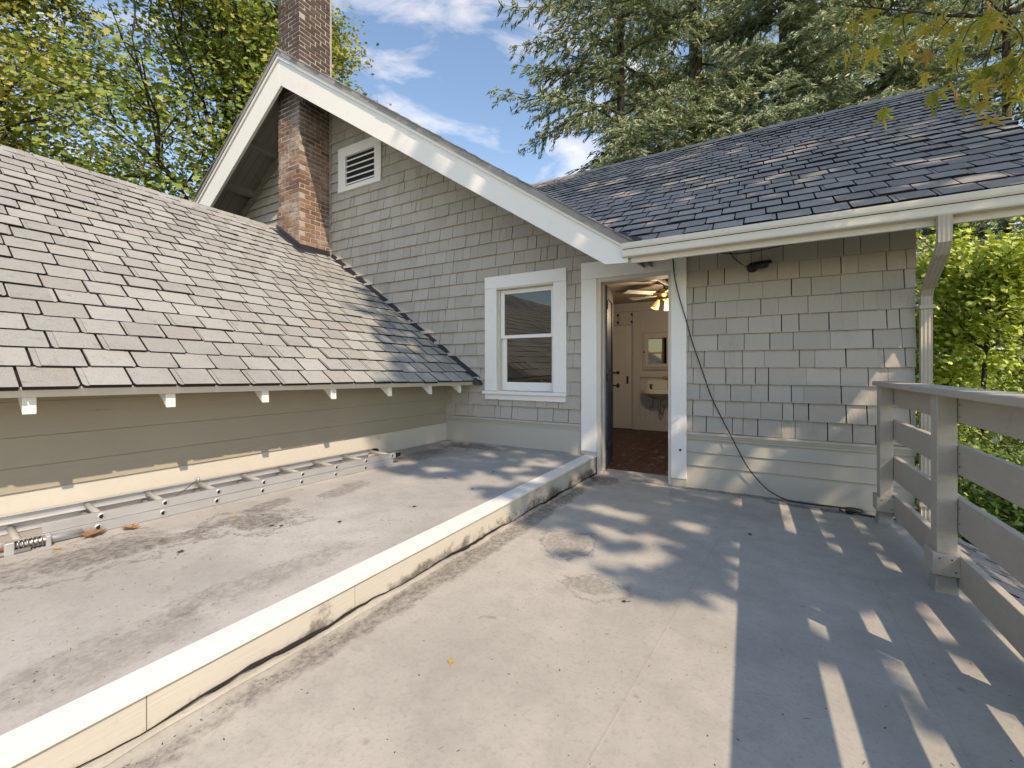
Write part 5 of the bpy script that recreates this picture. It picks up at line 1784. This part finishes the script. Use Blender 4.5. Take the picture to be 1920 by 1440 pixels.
# maples behind the low wing, yellowing
maple('maple_tree', 'yellowing maple at the far left above the low wing roof', ground_at(-60, 13.5), 17.5, 0.26, 5.0, 42000, 0.17, 'maple_leaf', 101, 20, group='maples behind the wing')
maple('maple_tree', 'tall green and gold maple rising behind the wing ridge beside the gable', ground_at(420, 16.0), 19.5, 0.30, 5.4, 46000, 0.17, 'maple_leaf_green', 102, 24, group='maples behind the wing', first=0.22)
maple('maple_tree', 'maple whose yellow crown shows behind the brick chimney', ground_at(545, 19.0), 20.0, 0.30, 4.6, 36000, 0.18, 'maple_leaf', 103, 20, group='maples behind the wing')
maple('maple_tree', 'smaller green maple low behind the middle of the wing ridge', ground_at(215, 21.0), 8.5, 0.2, 3.6, 14000, 0.17, 'maple_leaf_green', 104, 16, group='maples behind the wing')


def fir(label, base, height, r0, reach, mat, seed, zlo, zhi, dens=1.0, gap=0.0, keep=None):
    r_ = random.Random(seed); rnd = np.random.default_rng(seed)
    o = thing('fir_tree', label, 'tree', base, 'firs behind the house')
    bx, by, bz = base
    m = MB()
    m.tube([(bx + 0.05 * math.sin(i), by, bz + height * i / 12) for i in range(13)], [r0 * (1 - 0.95 * i / 12) for i in range(13)], 10)
    P, D, S = [], [], []
    z = zlo
    while z < zhi:
        t = (z - bz) / height
        L = reach * (1.05 - t) ** 0.7 * r_.uniform(0.65, 1.1)
        an_ = r_.uniform(0, 6.283)
        z += r_.uniform(0.06, 0.20) * (0.75 if mat == 'fir_pale' else 1)
        if r_.random() < gap: continue
        d = Vector((math.cos(an_), math.sin(an_), r_.uniform(-0.05, 0.25)))
        p = Vector((bx, by, z)); pts = [p]; nseg = 8
        for i in range(nseg):
            d = (d + Vector((r_.uniform(-.12, .12), r_.uniform(-.12, .12), -0.055 + (0.07 if i > 5 else 0)))).normalized()
            p = p + d * L / nseg; pts.append(p)
        m.tube(pts, [max(0.008, 0.055 * (1 - i / nseg)) for i in range(nseg + 1)], 5, cap=False)
        sd_ = Vector((-d.y, d.x, 0)).normalized()
        for i in range(1, nseg + 1):
            for sg in (-1, 1, 0):
                tw = L * 0.32 * math.sin(math.pi * min(1, (i + 1.2) / (nseg + 2))) * r_.uniform(0.5, 1.15)
                td = (d * 0.55 + sd_ * sg * r_.uniform(0.6, 1.0) + Vector((0, 0, r_.uniform(-0.35, 0.05)))).normalized()
                if sg == 0: td = (d + Vector((0, 0, -0.25))).normalized(); tw *= 0.7
                nst = max(2, int(tw / 0.11 * dens))
                for j in range(nst):
                    q = pts[i] + td * tw * (j + r_.random()) / nst + Vector((0, 0, -0.12 * ((j + 1) / nst) ** 2))
                    for _ in range(4):
                        P.append((q.x + r_.gauss(0, .045), q.y + r_.gauss(0, .045), q.z + r_.gauss(0, .035) - 0.03))
                        D.append((td.x + r_.gauss(0, .45), td.y + r_.gauss(0, .45), td.z - 0.25 + r_.gauss(0, .35)))
    part('trunk', m, M['fir_bark'], o, smooth=True)
    P, D = np.array(P), np.array(D)
    nrm = rnd.normal(size=P.shape) * 0.5 + np.array([0.45, -0.45, 0.75])
    size = rnd.uniform(0.14, 0.30, len(P))
    me = leaves_mesh('crown', P, nrm, size, NEEDLE, rnd, D)
    part('crown', me, M[mat], o, kind='stuff')


fir('dark fir with the broad drooping crown nearest the main gable', ground_at(1165, 17), 46, 0.22, 6.0, 'fir_needle', 201, 2.2, 19.5, 1.3, 0.08)
fir('fir with a bare pale trunk standing in the sky gap above the side roof', ground_at(1306, 19), 50, 0.42, 5.2, 'fir_needle', 202, 7.5, 21.0, 1.2, 0.35)
fir('pale green fir crowded behind the middle of the side roof ridge', ground_at(1470, 17.5), 44, 0.22, 5.2, 'fir_pale', 203, 4.5, 20.0, 1.5, 0.0)
fir('pale bluish fir just left of the side roof peak', ground_at(1660, 18.5), 44, 0.22, 5.4, 'fir_pale', 204, 4.0, 20.5, 1.5, 0.0)
fir('fir at the far right seen past the side roof rake and under the gutter', ground_at(1890, 18), 42, 0.22, 5.6, 'fir_needle', 205, 0.0, 18.0, 0.95, 0.15)
fir('slim dark fir far back between the bare trunk and the pale firs', ground_at(1385, 27), 46, 0.22, 5.0, 'fir_pale', 206, 5.0, 24.0, 1.1, 0.0)

fir('pale fir filling the gap between the dark fir and the bare trunk', ground_at(1240, 26), 44, 0.24, 5.6, 'fir_pale', 207, 5.0, 23.0, 1.1, 0.0)
fir('bluish fir far back behind the side roof peak', ground_at(1570, 27), 46, 0.24, 5.8, 'fir_pale', 208, 5.0, 25.0, 1.2, 0.0)
fir('dark fir far back at the right behind the hanging maple bough', ground_at(1780, 26), 44, 0.24, 5.8, 'fir_needle', 209, 2.0, 24.0, 1.1, 0.0)

# lower right: lime maple, dark backdrop trees, shrubs under the railing
maple('vine_maple', 'bright lime green small maple in sun beyond the railing corner', ground_at(1850, 8.5), 6.0, 0.08, 1.9, 9500, 0.105, 'lime_leaf', 301, 18, spread=0.20, first=0.80, droop=0.12)
maple('vine_maple', 'lime green sapling leaning in beside the downspout', ground_at(1770, 9.5), 5.0, 0.06, 1.4, 6500, 0.105, 'lime_leaf', 302, 14, spread=0.20, first=0.5, droop=0.2)
maple('maple_tree', 'dark green maple standing behind the lime green one at the right', ground_at(2260, 13.0), 9.5, 0.2, 4.0, 16000, 0.15, 'maple_leaf_green', 303, 16)
for i, (px, dp, hh, rr, lab) in enumerate(((1790, 6.2, 2.5, 1.2, 'glossy green shrub seen between the first two railing posts'), (1880, 5.0, 2.35, 1.3, 'leafy shrub filling the upper gap of the near railing boards'), (1990, 4.3, 2.2, 1.3, 'leafy shrub at the right edge beyond the porch roof'), (1960, 7.0, 3.2, 1.6, 'taller sunlit shrub behind the railing at the right edge'))):
    maple('shrub', lab, ground_at(px, dp), hh, 0.05, rr, 9000, 0.085, 'shrub_leaf', 310 + i, 16, spread=0.24, first=0.12, droop=-0.1, crown_name='foliage', cat='shrub', shape=LEAF_OVAL, group='shrubs under the railing', up=0.7)

# neighbour's house with a pale roof
nb = thing('neighbour_house', 'neighbouring house with a pale grey roof glimpsed through the lime green leaves', 'house', ground_at(1980, 17))
c0 = at(1980, 690, 17); ax_ = RT.copy(); ay_ = FW.copy()


def NBP(a_, b2, z_): p = c0 + ax_ * a_ + ay_ * b2; return (p.x, p.y, z_)


m = MB(); m.quad_box([NBP(-3.4, 0.4, GZ), NBP(5, 0.4, GZ), NBP(5, 6, GZ), NBP(-3.4, 6, GZ), NBP(-3.4, 0.4, 0.35), NBP(5, 0.4, 0.35), NBP(5, 6, 0.35), NBP(-3.4, 6, 0.35)]); part('wall', m, M['sill_cream'], nb)
M['pale_roof'] = asphalt_roof('pale_asphalt', (0.52, 0.52, 0.53, 1), (0.60, 0.60, 0.61, 1), (0.55, 0.54, 0.54, 1), (0.66, 0.66, 0.66, 1))
m = MB()
for (b0_, b1_, z0_, z1_) in ((0, 3.2, 0.3, 2.2), (6.4, 3.2, 0.3, 2.2)):
    m.quad_box([NBP(-3.8, b0_, z0_ - 0.1), NBP(5.4, b0_, z0_ - 0.1), NBP(5.4, b1_, z1_ - 0.1), NBP(-3.8, b1_, z1_ - 0.1), NBP(-3.8, b0_, z0_), NBP(5.4, b0_, z0_), NBP(5.4, b1_, z1_), NBP(-3.8, b1_, z1_)])
nr_ = part('roof', m, M['pale_roof'], nb)
for i in range(13):
    t = i / 13; t2 = (i + 1.05) / 13
    m = MB(); y0_, y1_, z0_, z1_ = 3.2 * t, 3.2 * t2, 0.3 + 1.9 * t, 0.3 + 1.9 * t2
    m.quad_box([NBP(-3.82, y0_, z0_ + 0.002), NBP(5.42, y0_, z0_ + 0.002), NBP(5.42, y1_, z1_ + 0.002), NBP(-3.82, y1_, z1_ + 0.002), NBP(-3.82, y0_, z0_ + 0.03), NBP(5.42, y0_, z0_ + 0.03), NBP(5.42, y1_, z1_ + 0.008), NBP(-3.82, y1_, z1_ + 0.008)])
    part('shingle_course', m, M['pale_roof'], nr_)

# a wood beyond the garden, read as one mass
rnd = np.random.default_rng(77)
PW = []
for k in range(120):
    an_ = rnd.uniform(-1.35, 1.1); dist = rnd.uniform(34, 55)
    c_ = Vector((0, 0, 0)) + (FW * math.cos(an_) + RT * math.sin(an_)) * dist
    hgt = rnd.uniform(6, 11)
    nn = 420
    q = rnd.normal(size=(nn, 3)) * np.array([1.9, 1.9, hgt * 0.33]) + np.array([c_.x, c_.y, GZ + hgt * 0.5])
    PW.append(q)
PW = np.concatenate(PW); PW = PW[PW[:, 2] > GZ]
me = leaves_mesh('far_wood', PW, rnd.normal(size=PW.shape) * 0.7 + np.array([0, -0.3, 0.6]), rnd.uniform(0.5, 1.0, len(PW)), LEAF_OVAL, rnd)
tag(part('far_wood', me, M['maple_leaf_green']), 'distant wood of mixed trees beyond the gardens', 'wood', kind='stuff')

# the big maple behind the right shoulder, that shades the doorway side of the deck
sx, sy = SUN.x / SUN.z, SUN.y / SUN.z
nlx = nrg.normal(size=(8, 3))


def shade_keep(P, rnd):
    q = 0.58 * P[:, 0] + P[:, 1]
    h = (P[:, 0] - 0.58 * P[:, 1]) / 1.156
    w = P[:, 2] - 1.038 * h
    edge = np.interp(w, [0, 1.2, 1.6, 2.7, 3.6, 4.4, 6, 8, 10], [2.15, 2.15, 1.85, 1.9, 1.55, 1.15, 1.15, 1.2, 1.6]) + 0.10 * np.sin(w * 5.3 + 1.0) + 0.08 * np.sin(w * 11.0)
    k = q > edge + np.abs(rnd.normal(size=len(P))) * 0.10
    # stay clear of the view: nothing in front of the lens
    dep = (P[:, 0] - CAM.x) * FW.x + (P[:, 1] - CAM.y) * FW.y
    lat = P[:, 0] * RT.x + P[:, 1] * RT.y
    inview = (dep > 0.1) & (np.abs(lat) < dep * 1.24) & (P[:, 2] - CAM.z < dep * 0.86)
    k &= ~(inview)
    return k


shm = thing('shade_maple', 'large spreading maple whose leafy boughs hang over the right of the deck', 'tree', (7.3, 3.4, GZ))
m, tips = limb_tree((7.3, 3.4, GZ), (7.3, 3.4, 13.0), 0.32, 401, 30, 4.0, 0.05, first=0.34)
part('trunk', m, M['bark'], shm, smooth=True)
rnd = np.random.default_rng(402)
ncl = 400
qc = rnd.uniform(1.2, 8.6, ncl); wc = rnd.uniform(0.1, 11.2, ncl); hc = 5.0 + rnd.uniform(-1.0, 1.0, ncl) * (2.2 - 1.3 * np.abs(wc - 5) / 6)
Xc = (hc * 1.156 + 0.58 * qc) / 1.3364; Yc = qc - 0.58 * Xc; Zc = wc + 1.038 * hc
cidx = rnd.integers(0, ncl, 21000)
Pq = np.stack([Xc, Yc, Zc], 1)[cidx] + rnd.normal(size=(21000, 3)) * np.array([0.28, 0.28, 0.17])
Pq = Pq[shade_keep(Pq, rnd)]
# gaps in the leafage, in lines towards the sun, that let the flecks of light through
GAPS = [(3.87, 1.67, .09), (4.06, 1.79, .05), (3.7, 1.27, .06), (3.63, 1.05, .04), (3.05, 1.61, .06), (2.8, 1.48, .08), (2.56, 1.35, .08), (2.47, 1.29, .06), (2.47, 0.98, .08), (2.81, 0.82, .09), (2.6, 0.73, .07), (2.49, 0.65, .06), (3.12, 0.68, .06), (3.01, 0.57, .07), (3.03, 0.52, .05), (2.6, 0.47, .07), (2.3, 0.5, .06), (4.16, 2.09, .05),
        (2.57, 2.05, .05), (2.22, 1.86, .06), (2.77, 2.72, .04), (2.38, 1.86, .05), (2.78, 2.43, .06), (2.36, 2.27, .07), (2.05, 2.22, .06), (2.31, 3.8, .06), (1.91, 3.77, .08), (1.55, 3.64, .07), (2.23, 3.39, .06), (2.66, 3.9, .06), (1.91, 3.45, .08), (1.6, 4.17, .08), (1.39, 4.61, .07),
        (6.4, 5.88, .10), (6.2, 5.38, .12), (6.01, 4.98, .09), (6.42, 5.18, .07), (6.0, 6.33, .10), (6.28, 6.33, .08), (4.97, 6.27, .12), (5.05, 6.2, .08), (4.9, 5.46, .06), (7.27, 6.87, .10), (5.26, 4.28, .08), (5.29, 4.03, .08), (4.77, 3.36, .10), (6.05, 4.13, .10), (5.11, 9.36, .14), (5.19, 8.86, .14), (4.86, 4.95, .06), (6.22, 4.65, .09), (4.92, 2.93, .05), (4.82, 2.95, .05), (4.76, 2.98, .05), (5.06, 2.72, .05), (3.15, 5.61, .06), (2.3, 7.51, .10), (2.08, 8.33, .12), (1.71, 9.11, .12)]
gr_ = np.random.default_rng(8)
for _ in range(70): GAPS.append((gr_.uniform(1.9, 8.2), gr_.uniform(0.3, 9.5), gr_.uniform(0.03, 0.09)))
qq = 0.58 * Pq[:, 0] + Pq[:, 1]; hh_ = (Pq[:, 0] - 0.58 * Pq[:, 1]) / 1.156; ww = Pq[:, 2] - 1.038 * hh_
kk = np.ones(len(Pq), bool)
for (gq, gw, gr3) in GAPS: kk &= ((qq - gq) / 1.156) ** 2 + ((ww - gw) * 0.69) ** 2 > (gr3 * 0.7 + 0.07) ** 2
Pq = Pq[kk]
me = leaves_mesh('crown', Pq, rnd.normal(size=Pq.shape) * 0.6 + np.array([0.3, -0.2, 0.9]), 0.19 * rnd.uniform(0.6, 1.25, len(Pq)), LEAF_MAPLE, rnd)
part('crown', me, M['near_leaf'], shm, kind='stuff')
# low bough of that tree with single leaves in view at the upper right
nbg = bpy.data.objects.get('shade_maple')
m = MB(); lv = []
r_ = random.Random(5)
start = Vector((3.4, 2.6, 4.1))
main = spline([start, at(2020, -60, 2.35), at(1890, 20, 2.3), at(1800, 30, 2.5), at(1700, 20, 2.75), at(1590, 10, 3.05)], 8)
m.tube(main, [0.016 * (1 - 0.8 * i / (len(main) - 1)) for i in range(len(main))], 7, cap=False)
P, Nn2, S = [], [], []
for (px, py, dp, n_) in ((1905, 95, 2.1, 9), (1880, 150, 2.15, 8), (1840, 185, 2.2, 7), (1815, 140, 2.3, 6), (1860, 60, 2.2, 8), (1750, 95, 2.5, 5), (1700, 90, 2.7, 4), (1640, 88, 2.8, 4), (1575, 78, 3.0, 3), (1920, 40, 2.1, 8), (1780, 40, 2.5, 8), (1690, 30, 2.8, 6), (1600, 30, 3.0, 5), (1910, 180, 2.3, 6)):
    c_ = at(px, py, dp)
    k_ = min(range(len(main)), key=lambda i: (main[i] - c_).length + 0.15 * (i < 6))
    b_ = main[k_]
    twig = spline([b_, b_.lerp(c_, 0.4) + Vector((r_.gauss(0, .06), r_.gauss(0, .06), 0.10)), c_ + Vector((r_.gauss(0, .03), 0, 0.06)), c_ - Vector((0, 0, 0.02))], 5)
    m.tube(twig, [0.0045 * (1 - 0.7 * i / (len(twig) - 1)) for i in range(len(twig))], 5, cap=False)
    for _ in range(n_):
        P.append((c_.x + r_.gauss(0, .10), c_.y + r_.gauss(0, .10), c_.z + r_.gauss(0, .055) - 0.0))
        Nn2.append((r_.gauss(0, .5) + 0.25, r_.gauss(0, .5) - 0.35, 0.55))
        S.append(r_.uniform(0.12, 0.19))
bo = part('bough', m, M['bark'], nbg, smooth=True)
LM = []
for k in range(60):
    th = 2 * math.pi * k / 60
    rr = 0.20
    for (la, lr, lw) in ((math.pi / 2, 0.56, 0.30), (math.radians(38), 0.52, 0.27), (math.radians(142), 0.52, 0.27), (math.radians(-12), 0.40, 0.25), (math.radians(192), 0.40, 0.25)):
        dl = abs((th - la + math.pi) % (2 * math.pi) - math.pi)
        rr = max(rr, lr * max(0.0, 1 - (dl / lw / 1.35) ** 1.3))
    rr += 0.030 * (1 if k % 3 == 0 else -1) * (rr > 0.24)
    if abs((th + math.pi / 2 + math.pi) % (2 * math.pi) - math.pi) < 0.12: rr = 0.10
    u, v = rr * math.cos(th), rr * math.sin(th)
    LM.append((u, v, 0.22 * abs(u) ** 1.4 - 0.25 * max(0.0, math.hypot(u, v) - 0.25) + 0.03 * math.sin(7 * th)))
LM = np.array(LM)
TW = [(-0.012, -0.08, 0), (0.012, -0.08, 0), (0.008, -0.75, -0.05), (-0.008, -0.75, -0.05)]
P, Nn2, S = np.array(P), np.array(Nn2), np.array(S)
rnd = np.random.default_rng(9)
me_all = []
for i in range(len(P)):
    dn3 = Vector((r_.gauss(0, .5), r_.gauss(0, .5), -0.8)).normalized()
    n3 = Vector(Nn2[i]).normalized(); t3 = dn3.cross(n3).normalized(); n3 = t3.cross(dn3).normalized()
    mb = MB(); c3 = Vector(P[i]); sz = float(S[i])
    tr3 = lambda q: c3 + (t3 * q[0] + dn3 * q[1] + n3 * q[2]) * sz
    mb.v = [tuple(c3)] + [tuple(tr3(q)) for q in LM] + [tuple(tr3(q)) for q in TW]
    nL = len(LM)
    mb.f = [(0, 1 + k, 1 + (k + 1) % nL) for k in range(nL)] + [(nL + 1, nL + 2, nL + 3, nL + 4)]
    mb.m = [0] * len(mb.f)
    part('leaf', mb, M['bough_leaf'], bo)
